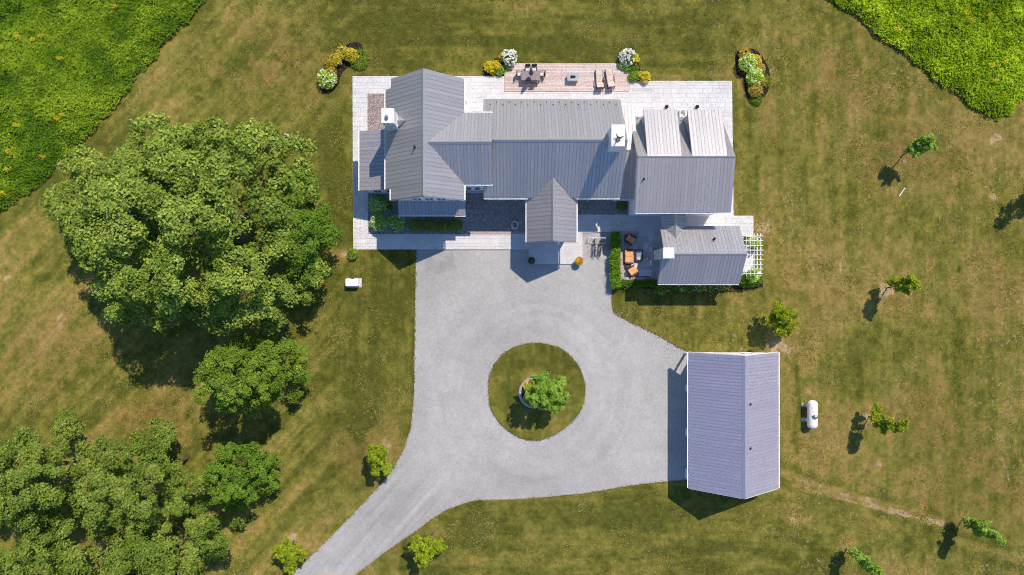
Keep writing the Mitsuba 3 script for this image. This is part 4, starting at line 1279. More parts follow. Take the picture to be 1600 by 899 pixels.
# vines on the pergola, things stored beneath
rg = rng_for('vines')
for px, py, r, lb in ((1180, 379, .5, 'lime green climbing vine on the north end of the pergola'), (1181, 424, .4, 'lime green climbing vine on the south part of the pergola'), (1183, 432.5, .6, 'bright lime vine at the foot of the pergola by the dark shrubs')):
    x, y = at(px, py, 2.2)
    shrub(lb, (x, y), r, 2.9 if py < 430 else 1.6, 'leaf_limehyd', name='climbing_vine', catg='vine', dens=1.2, leaf_size=.14)
x, y = at(1170, 375, .5)
t = thing('garden_cart', 'dark garden cart with tilted handle under the pergola', 'cart')
put(t, 'tray', cbox(x - .45, x + .35, y - .28, y + .28, .36, .55, .02), M['dark_metal'])
put(t, 'handle', cat(rod((x + .35, y - .2, .5), (x + .95, y + .1, .95), .02), rod((x + .35, y + .2, .5), (x + .95, y + .38, .95), .02), rod((x + .95, y + .1, .95), (x + .95, y + .38, .95), .02)), M['bike_blue'])
put(t, 'wheel', cat(ring((x - .3, y - .33, .22), .19, .03, 'y'), rod((x - .3, y - .33, .22), (x - .3, y + .33, .22), .015)), M['rubber']); put(t, 'wheel', ring((x - .3, y + .33, .22), .19, .03, 'y'), M['rubber'])
put(t, 'stand', cat([rod((x + .25, y + s * .2, .06), (x + .25, y + s * .2, .38), .018) for s in (-1, 1)]), M['dark_metal'])
CH2 = chair_parts(.48, .5, 'wicker')
for px, py, rot, lb in ((1174, 389, 30, 'dark garden chair under the pergola nearest the vine'), (1166, 431, 70, 'dark garden chair under the pergola at its south end')):
    t = thing('garden_chair', lb, 'chair')
    build(t, CH2, place(px, py, .06, rot))

# bicycles and rack
def bike_parts():
    R = .33
    p = []
    for nm, yy in (('front_wheel', .52), ('rear_wheel', -.52)):
        sp = [rod((0, yy, R), (0, yy + R * math.cos(a), R + R * math.sin(a)), .003, 3) for a in np.linspace(0, 2 * np.pi, 17)[:-1]]
        p.append((nm, ring((0, yy, R), R, .032, 'x', 32, 6), 'rubber', True, None))
        p.append(('spokes', cat(sp + [rod((-.05, yy, R), (.05, yy, R), .02)]), 'galv', False, nm))
    f = [((0, -.52, R), (0, -.08, .30)), ((0, -.08, .30), (0, -.2, .78)), ((0, -.52, R), (0, -.17, .70)), ((0, -.08, .30), (0, .34, .72)), ((0, -.17, .72), (0, .32, .82)), ((0, .30, .92), (0, .36, .66)), ((0, .36, .66), (.05, .52, R)), ((0, .36, .66), (-.05, .52, R))]
    p.append(('frame', cat([rod(a, b, .032, 7) for a, b in f]), 'bike_blue', True, None))
    p.append(('handlebar', cat(rod((0, .30, .9), (0, .32, 1.0), .016), tube([(-.32, .14, 1.0), (-.18, .32, 1.02), (0, .34, 1.0), (.18, .32, 1.02), (.32, .14, 1.0)], .016, 7)), 'dark_metal', True, None))
    p.append(('saddle', trimesh.convex.convex_hull(np.array([(-.09, -.34, .88), (.09, -.34, .88), (-.02, -.04, .88), (.02, -.04, .88), (-.08, -.33, .93), (.08, -.33, .93), (0, -.04, .91)])), 'black', False, None))
    p.append(('seat_post', rod((0, -.19, .7), (0, -.22, .89), .014), 'galv', False, None))
    p.append(('pedals', cat(rod((-.06, -.08, .30), (.06, -.08, .30), .02), box(-.19, -.09, -.2, -.13, .38, .4), box(.09, .19, .0, .07, .2, .22), rod((-.07, -.08, .3), (-.1, -.165, .39), .01), rod((.07, -.08, .3), (.1, .035, .21), .01)), 'dark_metal', False, None))
    return make(p)


BK = bike_parts()
for px, rot, lb in ((928.5, 2, 'dark bicycle parked in the rack, the left one of two'), (937.5, -4, 'dark bicycle parked in the rack, the right one of two')):
    t = thing('bicycle', lb, 'bicycle', 'bicycles in the rack')
    build(t, BK, place(px, 388, -.055, rot))
t = thing('bike_rack', 'white tubular bike rack holding two bicycles', 'bike rack')
x0, y1 = at(920, 372.5, .4); x1, y0 = at(946.5, 380.5, .4)
put(t, 'upper_frame', cat([rod(a, b, .032) for a, b in (((x0, y1, .75), (x1, y1, .75)), ((x0, y1, .75), (x0, y1, -.05)), ((x1, y1, .75), (x1, y1, -.05)))]), M['white_paint'])
put(t, 'base_frame', cat([rod(a, b, .028) for a, b in (((x0, y0, .0), (x1, y0, .0)), ((x0, y0, .0), (x0, y1, .0)), ((x1, y0, .0), (x1, y1, .0)))]), M['white_paint'])
for i in range(1, 5):
    xx = x0 + (x1 - x0) * i / 5
    put(t, 'bar', tube([(xx, y1, .0), (xx, y1, .40), (xx, (y0 + y1) / 2, .46), (xx, y0, .2), (xx, y0, .0)], .011, 6), M['galv'])

# hose, pots
x, y = at(804, 352)
rg = np.random.default_rng(3)
pts = []
for i in range(140):
    a = i * .19
    r = .30 + .035 * math.sin(a * .37) + .02 * math.sin(a * 1.7)
    pts.append((x + r * math.cos(a) + .05 * math.sin(a * .13), y + r * 1.15 * math.sin(a), .09 + .0012 * i))
pts += [(x + .38, y + .12, .09), (x + .55, y + .3, .08), (x + .62, y + .18, .08)]
single('garden_hose', tube(pts, .03, 6), M['hose'], label='pale coiled garden hose on the dark gravel beside the porch', cat='hose', smooth=True)


def potted(px, py, label, flower, leafm):
    x, y = at(px, py, .6)
    t = thing('potted_plant', label, 'potted plant')
    put(t, 'pot', lathe([(0, .06), (.20, .06), (.28, .48), (.30, .50), (.30, .54), (.26, .54), (.24, .48), (0, .48)], 24).apply_translation((x, y, 0)), M['pot'], smooth=40)
    rg = rng_for(label)
    d = sphere_dirs(420, rg, 0)
    m, uv = leaves(np.array([x, y, .56]) + d * [.36, .36, .34] * rg.uniform(.6, 1, (420, 1)), d + [0, 0, .5], .12, rg, .4, .6)
    put(t, 'foliage', m, M[leafm], uv=uv)
    if flower:
        for k, f in enumerate(flower):
            d = sphere_dirs(150, rg, .1) + np.array([.25 * (k - .5), .1 * k, .2])
            m, uv = leaves(np.array([x, y, .58]) + d * [.36, .36, .34], d + [0, 0, .6], .11, rg, .3, .9)
            put(t, 'flowers', m, M[f], uv=uv)


potted(830.5, 407.5, 'dark potted plant at the shaded corner of the porch paving', None, 'leaf_flag')
potted(904.5, 408.5, 'pot of red and yellow flowers at the sunny corner of the porch paving', ['petal_yellow', 'petal_red'], 'leaf_yellow')

# standing lamp post sign on courtyard walk (the white stake by the bikes)
x, y = at(933, 356)
single('white_stake', rod((x, y, .06), (x - .05, y + .5, .5), .03), M['white_paint'], label='short white leaning stake on the shaded walk above the bike rack', cat='stake')

# generator
x, y = at(551.5, 442, .4)
t = thing('generator', 'white generator cabinet on a pale pad in the lawn west of the drive', 'generator')
put(t, 'pad', cbox(x - .72, x + .78, y - .46, y + .46, -.05, .08, .015), M['concrete'])
put(t, 'body', cbox(x - .62, x + .56, y - .32, y + .34, .082, .74, .03), M['white_paint'])
put(t, 'lid', cbox(x - .65, x + .59, y - .35, y + .37, .745, .82, .03), M['white_paint'])
put(t, 'exhaust', cbox(x - .16, x + .12, y + .372, y + .45, .45, .7, .01), M['dark_metal'])

# propane tank
x, y0 = at(1268.6, 670, .7); _, y1 = at(1268.6, 625, .7)
R = .485
t = thing('propane_tank', 'white horizontal propane tank on the lawn east of the garage', 'propane tank')
prof = [(0, 0)] + [(R * math.sin(a), R * .8 * (1 - math.cos(a))) for a in np.linspace(.15, math.pi / 2, 9)]
L = y1 - y0
prof2 = prof + [(r, L - z) for r, z in prof[::-1]]
m = trimesh.creation.revolve(np.array(prof2), sections=36)
m.apply_transform(trimesh.transformations.rotation_matrix(-math.pi / 2, (1, 0, 0))); m.apply_translation((x, y0, .80))
put(t, 'tank', m, M['white_paint'], smooth=35)
dm = lathe([(0, 0), (.23, 0), (.23, .13), (.19, .20), (.10, .24), (0, .25)], 24); dm.apply_translation((x + .06, y0 + L * .45, 1.25))
put(t, 'valve_dome', dm, M['galv'], smooth=40)
put(t, 'gauge', rod((x - .2, y0 + L * .47, 1.2), (x - .2, y0 + L * .47, 1.28), .045), M['black'])
for k, f in enumerate((.27, .78)):
    yy = y0 + L * f
    put(t, 'leg', cat(box(x - .34, x - .26, yy - .1, yy + .1, .1, .55), box(x + .26, x + .34, yy - .1, yy + .1, .1, .55), box(x - .36, x + .36, yy - .05, yy + .05, .34, .42)), M['white_paint'])
    put(t, 'block', cbox(x - .74, x + .42, yy - .17, yy + .17, -.05, .1, .01), M['concrete'])

x0, y0 = at(1404.5, 307); x1, y1 = at(1413, 294)
single('white_pipe', rod((x0, y0, .05), (x1, y1, .09), .05, 10), M['white_paint'], label='white pipe lying alone on the east lawn', cat='pipe', smooth=40)
x, y = at(449, 212)
t = thing('marker_post', 'short white marker post at the north east edge of the big tree', 'post')
put(t, 'post', rod((x, y, -.1), (x, y, .7), .06, 10), M['white_paint'], smooth=40); put(t, 'base', cbox(x - .15, x + .15, y - .15, y + .15, -.02, .05, .01), M['concrete'])

# stone ring on the island
M['ring_stone0'] = plain('ring_stone0', stone_tex((.28, .25, .27), (.42, .38, .39), 4), .85); M['ring_stone1'] = plain('ring_stone1', stone_tex((.33, .31, .33), (.48, .45, .46), 4), .85)
rg = np.random.default_rng(5)
t = thing('stone_ring', 'low ring of pale stones around the island tree', 'stone edging')
cx, cy = at(834, 614)
for k in range(34):
    a = k / 34 * 2 * np.pi
    b = cbox(-.13, .13, -.15, .15, 0, .2 + rg.uniform(-.02, .03), .03)
    b.apply_transform(trimesh.transformations.rotation_matrix(a, (0, 0, 1))); b.apply_translation((cx + 1.36 * math.cos(a), cy + 1.36 * math.sin(a), .0))
    put(t, 'stone', b, M[f'ring_stone{rg.integers(2)}'])

# ------------------------------------------------------------------ planting
def S(px, py, r, h, leafm, label, fl=None, nf=0, z=.4, **k):
    x, y = at(px, py, z)
    return shrub(label, (x, y), r, h, leafm, fl, nf, **k)


# north-west bed
for i, (px, py, r, lb) in enumerate([(549, 87, .66, 'golden shrub at the east end of the north west bed'), (536.5, 83, .64, 'golden shrub second from the east in the north west bed'), (525, 93, .64, 'golden shrub in the bend of the north west bed'),
                                     (516, 101, .56, 'amber shrub in the west of the north west bed'), (516.5, 113, .6, 'amber shrub touching the lime hydrangea in the north west bed')]):
    S(px, py, r, .95, 'leaf_yellow' if i < 3 else 'leaf_gold', lb, catg='shrub', name='golden_shrub', group='golden shrubs of the north west bed')
S(512, 124, 1.28 * .72, 1.15, 'leaf_limehyd', 'big lime white hydrangea at the south tip of the north west bed', 'petal_white', 34, name='hydrangea', fsize=.09, fclump=7)
S(560, 92, 1.0, .35, 'leaf_box', 'low dark green ground shrub at the east end of the north west bed', name='low_shrub')
# deck west bed
S(764.5, 105, .5, .8, 'leaf_yellow', 'bright yellow shrub at the outer end of the west deck bed', 'petal_yellow', 25, name='golden_shrub')
S(775.5, 102.5, .42, .7, 'leaf_yellow', 'smaller yellow shrub second in the west deck bed', 'petal_yellow', 18, name='golden_shrub')
S(781.5, 110, .5, .6, 'leaf_fresh', 'round fresh green shrub in the west deck bed', name='round_shrub')
S(771, 111.5, .36, .5, 'leaf_lime', 'small lime shrub at the front of the west deck bed', name='round_shrub')
S(784.5, 90, .45, .8, 'leaf_gold', 'gold shrub behind the white hydrangea west of the deck', name='golden_shrub')
S(796, 91, .72, 1.15, 'leaf_hyd', 'white flowering hydrangea at the north west corner of the deck', 'petal_white', 85, name='hydrangea')
S(792, 104, .34, .5, 'leaf_fresh', 'small green shrub at the deck edge below the white hydrangea', name='round_shrub')
# deck east bed
S(979.5, 90.5, .72, 1.15, 'leaf_hyd', 'white flowering hydrangea at the north east corner of the deck', 'petal_white', 90, name='hydrangea')
S(990.5, 92, .5, .8, 'leaf_yellow', 'yellow shrub right of the white hydrangea east of the deck', 'petal_yellow', 20, name='golden_shrub')
S(974, 101, .40, .6, 'leaf_limehyd', 'lime shrub spilling over the north east deck corner', name='round_shrub')
S(980.5, 107, .36, .5, 'leaf_fresh', 'small green shrub over the east deck edge', name='round_shrub')
S(992, 107, .42, .5, 'leaf_deep', 'dark green shrub in the middle of the east deck bed', name='low_shrub')
S(990.5, 119, .52, .6, 'leaf_fresh', 'round fresh green shrub at the terrace edge east of the deck', name='round_shrub')
S(1001, 118.5, .40, .6, 'leaf_lime', 'lime yellow shrub second from the outer end of the east deck bed', 'petal_yellow', 8, name='round_shrub')
S(1009, 120.5, .46, .7, 'leaf_yellow', 'bright yellow shrub at the outer end of the east deck bed', 'petal_yellow', 26, name='golden_shrub')
# north-east bed
S(1163, 85, .58, .9, 'leaf_gold', 'amber shrub at the north tip of the north east bed', name='golden_shrub')
S(1180, 96, .62, .9, 'leaf_yellow', 'golden shrub right of the upper hydrangea in the north east bed', name='golden_shrub')
S(1186, 109, .62, .85, 'leaf_gold', 'amber shrub between the two hydrangeas of the north east bed', name='golden_shrub')
S(1188.5, 128.5, .45, .8, 'leaf_gold', 'small amber shrub right of the lower hydrangea in the north east bed', name='golden_shrub')
S(1180, 141, .72, .85, 'leaf_gold', 'brownish gold shrub at the south end of the north east bed', name='golden_shrub')
S(1166, 99, .84, 1.3, 'leaf_limehyd', 'upper white and green hydrangea in the north east bed', 'petal_white', 20, name='hydrangea', fsize=.085, fclump=8)
S(1178.5, 121, .82, 1.25, 'leaf_limehyd', 'lower white and green hydrangea in the north east bed', 'petal_white', 26, name='hydrangea', fsize=.085, fclump=8)
S(1196, 125, .6, .3, 'leaf_box', 'low dull green plant along the east rim of the north east bed', name='low_shrub')
S(1183, 155, .6, .3, 'leaf_deep', 'low dark green plant at the south rim of the north east bed', name='low_shrub')
# front beds
for px, py, lb in ((591, 321, 'white dotted hydrangea at the north of the front bed below the lean-to'), (592.5, 348.5, 'white dotted hydrangea at the south west corner of the front bed'), (620.5, 349, 'white dotted hydrangea left of the row of round shrubs')):
    S(px, py, .82, 1.2, 'leaf_hydlime', lb, 'petal_white', 30, name='hydrangea', fsize=.07, fclump=7)
S(608, 323, .4, .8, 'leaf_deep', 'small pale flowered plant against the west wing wall', 'petal_white', 14, name='low_shrub', fsize=.06)
for px, lb in ((649.5, 'round clipped shrub, first from the west in the front row'), (671.5, 'round clipped shrub, second from the west in the front row'), (692.5, 'round clipped shrub, third from the west in the front row'), (712.5, 'round clipped shrub, east end of the front row')):
    S(px, 352.5, .66, 1.0, 'leaf_box', lb, name='clipped_shrub', group='clipped round shrubs in the front bed', leaf_size=.10, dens=1.2)
S(551, 397, .55, .6, 'leaf_fresh', 'lone bright green shrub at the lawn corner of the front walk', name='round_shrub')
S(971, 322, .5, .9, 'leaf_deep', 'dark shrub in the shaded gravel bed by the link', name='low_shrub')
# hedge
rg = rng_for('hedge')
def hedge(name, label, x0, x1, y0, y1, h, n, leafm):
    t = thing(name, label, 'hedge')
    q = np.column_stack([rg.uniform(x0, x1, n), rg.uniform(y0, y1, n)])
    zz = h * (.55 + .75 * meshkit.fbm(np.column_stack([q * 1.8, q[:, 0] * 0]), 3)) * rg.uniform(.55, 1.05, n)
    q += rg.normal(0, .11, q.shape) + .16 * (meshkit.fbm(np.column_stack([q * 1.6, q[:, 0] * 0 + 9]), 2)[:, None] - .5) * 2
    m, uv = leaves(np.column_stack([q, zz]), np.tile([0, 0, 1.0], (n, 1)), .15, rg, .7, .6, rg.uniform(0, 1, n) * .5 + .5 * meshkit.noise(np.column_stack([q * 2.2, zz])))
    put(t, 'foliage', m, M[leafm], uv=uv)
    st = [rod((x, y, -.05), (x, y, h * .7), .02, 5) for x, y in zip(np.linspace(x0 + .1, x1 - .1, 14), rg.uniform(y0, y1, 14))] if x1 - x0 > y1 - y0 else [rod((x, y, -.05), (x, y, h * .7), .02, 5) for y, x in zip(np.linspace(y0 + .1, y1 - .1, 14), rg.uniform(x0, x1, 14))]
    put(t, 'stems', cat(st), M['bark'])


hx0, hy1 = at(956.5, 364, 1.0); hx1, hy0 = at(968, 450, 1.0)
hedge('hedge', 'bright green hedge along the west side of the courtyard seat wall', hx0, hx1, hy0, hy1, 1.15, 5200, 'leaf_hedge')
hx2, hy3 = at(969.5, 438.5, .6); hx3, hy2 = at(1027, 447.5, .6)
hedge('hedge', 'low dark hedge south of the courtyard seat wall', hx2, hx3, hy2, hy3, .7, 2600, 'leaf_deep')
for i in range(11):
    px = 1034 + i * 10 + rg.uniform(-2, 2)
    lb = ['leafy shrub at the west corner of the cottage south wall', 'shrub second along the cottage south wall from the west', 'shrub third along the cottage south wall from the west', 'shrub fourth along the cottage south wall from the west', 'shrub fifth along the cottage south wall from the west',
          'shrub sixth along the cottage south wall from the west', 'shrub seventh along the cottage south wall from the west', 'shrub eighth along the cottage south wall from the west', 'shrub ninth along the cottage south wall from the west', 'shrub tenth along the cottage south wall from the west', 'shrub at the east end of the cottage south wall'][i]
    S(px, 447 + rg.uniform(-1.5, 1.5) + (5 if i == 0 else 0), .5 + (.15 if i in (0, 4) else 0), .8, 'leaf_hyd' if i % 3 else 'leaf_fresh', lb, 'petal_white', 8 if i % 2 else 0, name='wall_shrub', z=.3, group='shrubs along the south wall of the cottage', fsize=.06)
for px, py, r, lb in ((1161, 440, .6, 'dark green shrub south of the pergola, left one'), (1171, 439, .65, 'dark green shrub south of the pergola, middle one'), (1182, 438, .6, 'dark green shrub south of the pergola, right one')):
    S(px, py, r, 1.0, 'leaf_deep', lb, name='dark_shrub')
# island bed flowers
S(824, 604, .36, .45, 'leaf_yellow', 'yellow flowering plant inside the stone ring', 'petal_yellow', 16, name='golden_shrub', z0=.1)
S(831, 601, .3, .4, 'leaf_gold', 'amber plant inside the stone ring beside the tree', 'petal_red', 14, name='golden_shrub', z0=.1)

# ------------------------------------------------------------------ trees
big_tree('old_tree', 'huge spreading pale green tree west of the house', 'tree',
         [(62, 352), (72, 318), (100, 288), (128, 262), (150, 232), (178, 226), (206, 240), (204, 222), (232, 204), (262, 186), (290, 190), (318, 202), (345, 194), (358, 178), (385, 184), (392, 206), (418, 202), (448, 212), (460, 240), (466, 268), (470, 300), (455, 330), (470, 350), (462, 390), (480, 420), (478, 445), (452, 470), (425, 482), (412, 510), (392, 512), (372, 488), (352, 500), (336, 525), (318, 522), (296, 500), (268, 520), (246, 492), (214, 490), (172, 488), (138, 440), (148, 405), (124, 390), (104, 382), (120, 362), (94, 372)],
         7.6, (352, 364), 4.2, 15.5, 'leaf_big', s=2.1, leaf_size=.27, nsub=14, rsub=.66, nleaf=125, r0=.55, jit=.75)
big_tree('tree', 'darker green tree crowding the east side of the huge pale tree', 'tree',
         [(430, 300), (452, 270), (485, 280), (488, 312), (505, 340), (507, 385), (492, 420), (470, 440), (448, 420), (455, 380), (440, 350)], 6.0, (447, 356), 2.6, 7.6, 'leaf_deep', s=1.3, nsub=11, rsub=.5, nleaf=100, r0=.2, jit=.35)
big_tree('tree', 'round green tree standing just south of the huge pale tree', 'tree',
         [(303, 595), (312, 565), (335, 540), (372, 524), (410, 533), (440, 525), (462, 545), (470, 575), (463, 605), (455, 635), (430, 638), (405, 642), (385, 657), (358, 645), (330, 640), (310, 618)], 6.2, (405, 576), 2.6, 10.2, 'leaf_mid', s=.95, nsub=9, rsub=.40, nleaf=64, r0=.2, jit=.3, inset=.62)
big_tree('tree', 'small round green tree between the round tree and the copse', 'tree',
         [(317, 745), (322, 715), (340, 692), (370, 684), (398, 695), (412, 715), (421, 745), (415, 775), (395, 790), (370, 796), (345, 795), (325, 778)], 5.6, (398, 716), 2.2, 8.2, 'leaf_deep', s=.85, nsub=8, rsub=.36, nleaf=58, r0=.14, jit=.22, inset=.62)
big_tree('copse_tree', 'broad tree at the north west of the corner copse', 'tree',
         [(-25, 720), (5, 690), (40, 672), (78, 660), (115, 675), (145, 700), (160, 735), (150, 775), (120, 800), (80, 810), (45, 800), (10, 775), (-25, 780), (-60, 760)], 5.6, (140, 712), 3.0, 12.0, 'leaf_copse', s=1.25, nsub=9, rsub=.5, nleaf=84, r0=.17, group='trees of the corner copse')
big_tree('copse_tree', 'tree reaching north east out of the corner copse', 'tree',
         [(150, 770), (158, 730), (190, 700), (205, 678), (240, 672), (268, 690), (270, 712), (300, 725), (318, 755), (305, 790), (270, 805), (220, 812), (175, 800)], 5.6, (275, 715), 3.0, 11.5, 'leaf_copse', s=1.2, nsub=9, rsub=.48, nleaf=80, r0=.14, group='trees of the corner copse')
big_tree('copse_tree', 'tree at the east edge of the corner copse beside the drive lawn', 'tree',
         [(200, 815), (240, 795), (285, 790), (320, 805), (352, 818), (365, 838), (345, 860), (325, 880), (318, 915), (280, 945), (220, 945), (185, 900), (185, 850)], 5.2, (320, 800), 2.8, 11.0, 'leaf_copse', s=1.2, nsub=9, rsub=.48, nleaf=80, r0=.14, group='trees of the corner copse')
big_tree('copse_tree', 'tree at the bottom left corner of the copse', 'tree',
         [(15, 850), (20, 815), (60, 800), (110, 795), (160, 800), (205, 820), (215, 870), (205, 920), (170, 965), (100, 985), (20, 980), (-30, 950), (-40, 900), (-5, 880)], 6.0, (190, 815), 3.2, 13.0, 'leaf_copse', s=1.3, nsub=9, rsub=.5, nleaf=84, r0=.17, group='trees of the corner copse')

# saplings: (px, py, z, radius, flatness)
sapling('bright green sapling with forked shoots in the north of the east lawn', (1411, 242), [(1428, 233, 2.6, .45, .8), (1437, 230, 3.3, .62, .7), (1447, 224, 3.8, .5, .7), (1453, 229, 3.6, .4, .6), (1450, 218, 4.2, .35, .9), (1432, 228, 3.2, .35, .7)], 'leaf_fresh')
sapling('slender lime sapling on the east lawn level with the cottage', (1386, 450), [(1394, 443, 1.8, .36, 1), (1402, 447, 2.6, .38, 1), (1411, 446, 3.4, .5, .9), (1421, 443, 4.1, .46, 1), (1430, 444, 4.7, .36, 1), (1416, 450, 3.6, .36, .8), (1422, 437, 4.3, .3, .9)], 'leaf_lime')
sapling('sapling with two splayed lime shoots east of the propane tank', (1358, 651), [(1370, 640, 2.0, .34, 1), (1368, 650, 2.0, .4, 1), (1372, 660, 2.4, .42, 1), (1380, 663, 3.2, .42, 1), (1391, 662, 4.0, .36, 1), (1400, 666, 4.6, .40, .9), (1411, 664, 5.2, .32, 1), (1378, 670, 2.9, .3, 1)], 'leaf_lime')
sapling('narrow upright green sapling near the bottom right corner', (1505, 810), [(1517, 818, 1.8, .40, 1), (1525, 823, 2.6, .48, 1), (1536, 818, 3.2, .34, 1), (1534, 828, 3.2, .44, 1), (1544, 833, 4.0, .40, 1), (1554, 839, 4.7, .34, 1), (1563, 843, 5.3, .26, 1)], 'leaf_fresh')
sapling('narrow upright green sapling cut by the bottom edge', (1322, 858), [(1333, 866, 1.6, .34, 1), (1341, 871, 2.4, .38, 1), (1349, 877, 3.2, .36, 1), (1357, 882, 3.9, .38, 1), (1366, 889, 4.6, .36, 1), (1373, 896, 5.2, .28, 1)], 'leaf_fresh')
sapling('yellow green rounded young tree north of the garage', (1205, 500), [(1215, 497, 2.2, .8, .9), (1228, 499, 2.6, .85, .8), (1222, 512, 2.2, .75, .8), (1236, 492, 2.8, .6, .8), (1216, 487, 2.8, .6, .8), (1222, 499, 3.4, .8, .7), (1208, 500, 2.2, .55, .8), (1230, 517, 1.8, .5, .8)], 'leaf_lime', name='young_tree', catg='tree', r0=.07, leaf_size=.2)
sapling('lime young tree at the west bend of the drive', (599, 697), [(584, 708, 2.6, .6, .8), (592, 706, 2.9, .6, .8), (586, 716, 3.1, .65, .8), (594, 715, 2.7, .5, .8), (588, 727, 3.0, .42, 1), (588, 737, 2.8, .25, 1), (605, 731, 2.2, .38, .8), (598, 709, 2.2, .4, .8)], 'leaf_lime', name='young_tree', catg='tree', r0=.06)
sapling('lime young tree beside the drive at the bottom edge', (459, 845), [(436, 858, 2.8, .5, .8), (446, 852, 2.6, .55, .8), (452, 861, 3.2, .6, .9), (466, 860, 2.6, .5, .8), (470, 868, 2.4, .4, .8), (454, 874, 3.2, .55, .8), (456, 886, 3.0, .42, .9), (444, 865, 2.8, .45, .8)], 'leaf_lime', name='young_tree', catg='tree', r0=.06)
sapling('lime young tree on the lawn south of the drive', (677, 832), [(652, 848, 2.9, .55, .8), (660, 855, 3.2, .6, .8), (666, 868, 3.4, .55, .9), (664, 879, 3.2, .36, 1), (680, 848, 2.6, .55, .8), (686, 858, 2.6, .45, .8), (672, 846, 2.8, .45, .8), (656, 866, 3.0, .4, .9)], 'leaf_lime', name='young_tree', catg='tree', r0=.06)
sapling('leaning green tree growing from the stone ring on the island', (836, 613), [(832, 612, 3.6, .8, .8), (845, 604, 4.0, .85, .8), (852, 616, 4.6, 1.0, .8), (866, 612, 4.0, .85, .7), (872, 600, 3.6, .65, .8), (850, 590, 3.6, .5, .9), (873, 626, 3.4, .65, .8), (858, 632, 3.6, .7, .8), (842, 624, 4.2, .8, .8), (868, 636, 3.2, .5, .8), (879, 594, 3.4, .35, .8), (828, 620, 3.2, .6, .8)], 'leaf_fresh', name='island_tree', catg='tree', r0=.12, leaf_size=.24)
# beyond the right edge, known by its shadow
sapling('evergreen just beyond the right edge, seen by its shadow', (1617, 300), [(1640, 293, 2.0, .95, 1), (1645, 290, 3.2, .9, 1), (1652, 286, 4.4, .7, 1), (1660, 284, 5.4, .45, 1), (1632, 293, 1.2, .9, 1)], 'leaf_deep', name='young_tree', catg='tree', r0=.09, leaf_size=.2)

# ------------------------------------------------------------------ meadows
def meadow(name, pts, seed, dens, edge_pts):
    rg = np.random.default_rng(seed)
    poly = Polygon(rough_edge(np.array([at(*q) for q in pts]), .5, .45, seed)).buffer(0)
    import shapely
    x0, y0, x1, y1 = poly.bounds
    n = int((x1 - x0) * (y1 - y0) * dens)
    q = np.column_stack([rg.uniform(x0, x1, n), rg.uniform(y0, y1, n)])
    q = q[shapely.contains_xy(poly, q[:, 0], q[:, 1])]
    n = len(q)
    dist = shapely.distance(shapely.points(q), poly.exterior)
    keep = rg.uniform(0, 1, n) < .35 + .65 * np.clip(dist / .7, 0, 1)
    q, dist = q[keep], dist[keep]; n = len(q)
    cl = meshkit.fbm(np.column_stack([q * .9, np.full(n, seed)]), 3, seed)
    lg = meshkit.fbm(np.column_stack([q * .16, np.full(n, seed + 4)]), 3, seed)
    hh = (.30 + .75 * cl) * rg.uniform(.45, 1.05, n) * (.5 + .5 * np.clip(dist / .9, 0, 1))
    m, uv = leaves(np.column_stack([q, hh]), np.tile([.1, .1, .9], (n, 1)), .24, rg, .5, .5, 1.9 * (cl - .5) + .5 + 1.6 * (lg - .5))
    key = thing(name, 'dense knee high weeds and tall grass at the edge of the mown lawn, ' + ('top left' if pts[0][0] < 800 else 'top right'), 'tall grass', kind='stuff')
    scene[key] = mikit.ply(m, M['leaf_meadow_deep' if pts[0][0] < 800 else 'leaf_meadow'], uv=uv)
    single('meadow_soil', flat(poly.buffer(-.15), .03), M['soil'], kind='structure')
    return poly


meadow('tall_grass', [(345, -20), (322, 4), (286, 42), (250, 84), (215, 126), (186, 164), (150, 206), (100, 256), (52, 300), (0, 336), (-60, 380), (-160, 380), (-160, -90), (345, -90)], 11, 260, None)
meadow('tall_grass', [(1275, -20), (1303, 3), (1332, 24), (1370, 55), (1404, 80), (1440, 108), (1462, 128), (1500, 152), (1530, 176), (1562, 192), (1580, 176), (1602, 148), (1680, 90), (1680, -90), (1275, -90)], 12, 260, None)

# low weeds, clover and straw standing proud of the mown grass, and grass creeping over the gravel edges
leaf('leaf_lawn', (.090, .098, .014), (.150, .146, .026), (.270, .215, .085), trans=.12, gain=1.6, patch=.9)
import shapely
rg = np.random.default_rng(41)
q = np.column_stack([rg.uniform(-54, 54, 420000), rg.uniform(-31, 31, 420000)])
cl = meshkit.fbm(np.column_stack([q * .55, np.zeros(len(q))]), 4, 3)
q = q[rg.uniform(0, 1, len(q)) < np.clip((cl - .36) * 2.0, .05, .7)]
q = q[shapely.contains_xy(unary_union([lawn_poly, island]).buffer(-.03), q[:, 0], q[:, 1])]
n = len(q)
tn = .5 + 1.5 * (meshkit.fbm(np.column_stack([q * .3 + 30, np.zeros(n)]), 3, 8) - .5) + rg.normal(0, .2, n)
m, uv = leaves(np.column_stack([q, rg.uniform(.004, .025, n)]), np.tile([0, 0, 1.0], (n, 1)), .14, rg, .22, .45, tn)
key = thing('lawn_weeds', 'low weeds, clover and straw scattered through the mown lawn', 'weeds', kind='stuff')
scene[key] = mikit.ply(m, M['leaf_lawn'], uv=uv)
pts = []
for ln in [drive_r.exterior, island.exterior]:
    k = int(ln.length * 26)
    pts += [ln.interpolate(t).coords[0] for t in rg.uniform(0, ln.length, k)]
q = np.array(pts) + rg.normal(0, .07, (len(pts), 2))
q = q[~shapely.contains_xy(patio_out.buffer(.02), q[:, 0], q[:, 1]) & (q[:, 0] < 17)]
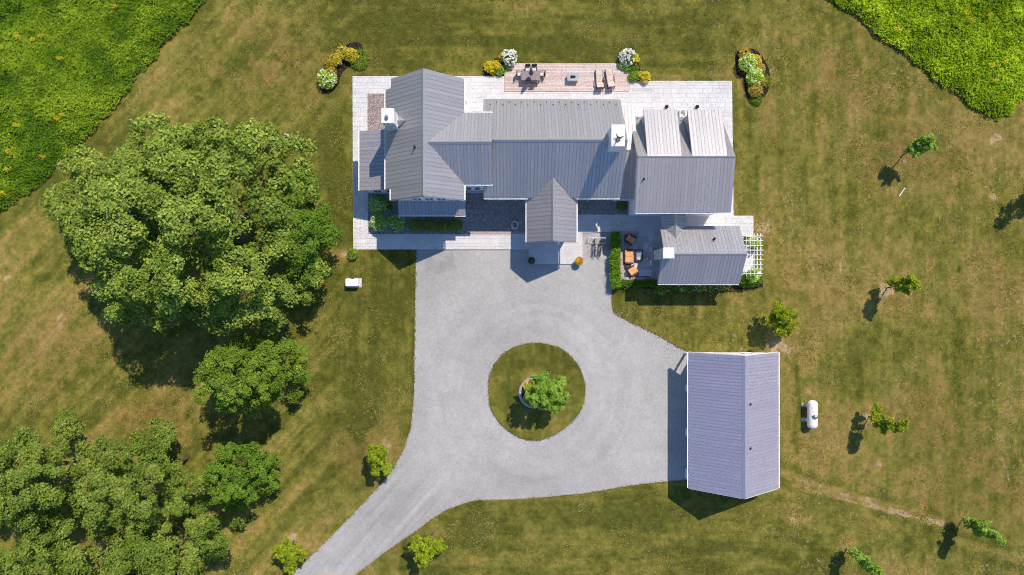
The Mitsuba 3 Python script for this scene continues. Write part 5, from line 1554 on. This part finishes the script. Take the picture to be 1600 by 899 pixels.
m, uv = leaves(np.column_stack([q, rg.uniform(-.04, .06, len(q))]), np.tile([0, 0, 1.0], (len(q), 1)), .15, rg, .8, .4, rg.uniform(0, .9, len(q)))
key = thing('edge_grass', 'ragged grass creeping over the edge of the gravel drive and island', 'grass', kind='stuff')
scene[key] = mikit.ply(m, M['leaf_lawn'], uv=uv)
rg = np.random.default_rng(77)
for i, (px, py, lb) in enumerate([(30, 58, 'goldenrod clump at upper left of the left meadow'), (52, 62, 'second goldenrod clump at upper left of the left meadow'), (66, 56, 'third goldenrod clump at upper left of the left meadow'), (95, 92, 'goldenrod clump in the middle of the left meadow'), (180, 10, 'goldenrod clump at the top of the left meadow'),
                                  (98, 180, 'large goldenrod clump low in the left meadow'), (90, 186, 'smaller goldenrod clump low in the left meadow'), (14, 236, 'goldenrod at the left edge, upper'), (12, 265, 'goldenrod at the left edge, middle'), (6, 302, 'goldenrod at the left edge, lowest'), (68, 245, 'goldenrod near the lower meadow edge'), (26, 196, 'goldenrod at the far left below the others'), (3, 75, 'goldenrod touching the left frame edge'),
                                  (1508, 20, 'goldenrod clump in the right meadow, first from the left'), (1517, 31, 'brightest goldenrod clump in the right meadow'), (1546, 24, 'goldenrod clump at the upper right of the right meadow'), (1548, 103, 'goldenrod clump in the lower right meadow'), (1571, 98, 'goldenrod clump near the right frame edge'), (1555, 126, 'lowest goldenrod clump of the right meadow'), (1401, 46, 'goldenrod near the slanted edge of the right meadow')]):
    x, y = at(px, py, .8)
    n = 60
    d = rg.normal(0, 1, (n, 3)) * [.15, .11, .06]
    m, uv = leaves(np.array([x, y, .95]) + d, np.tile([0, 0, 1.0], (n, 1)), .10, rg, .4, .8)
    t = thing('goldenrod', lb, 'wildflower', 'goldenrod clumps in the meadows')
    put(t, 'stems', cat([rod((x + a, y + b, 0), (x + a * 1.5, y + b * 1.5, .95), .008, 4) for a, b in rg.normal(0, .12, (7, 2))]), M['leaf_meadow'])
    put(t, 'flowers', m, M['petal_yellow'], uv=uv, kind='stuff')
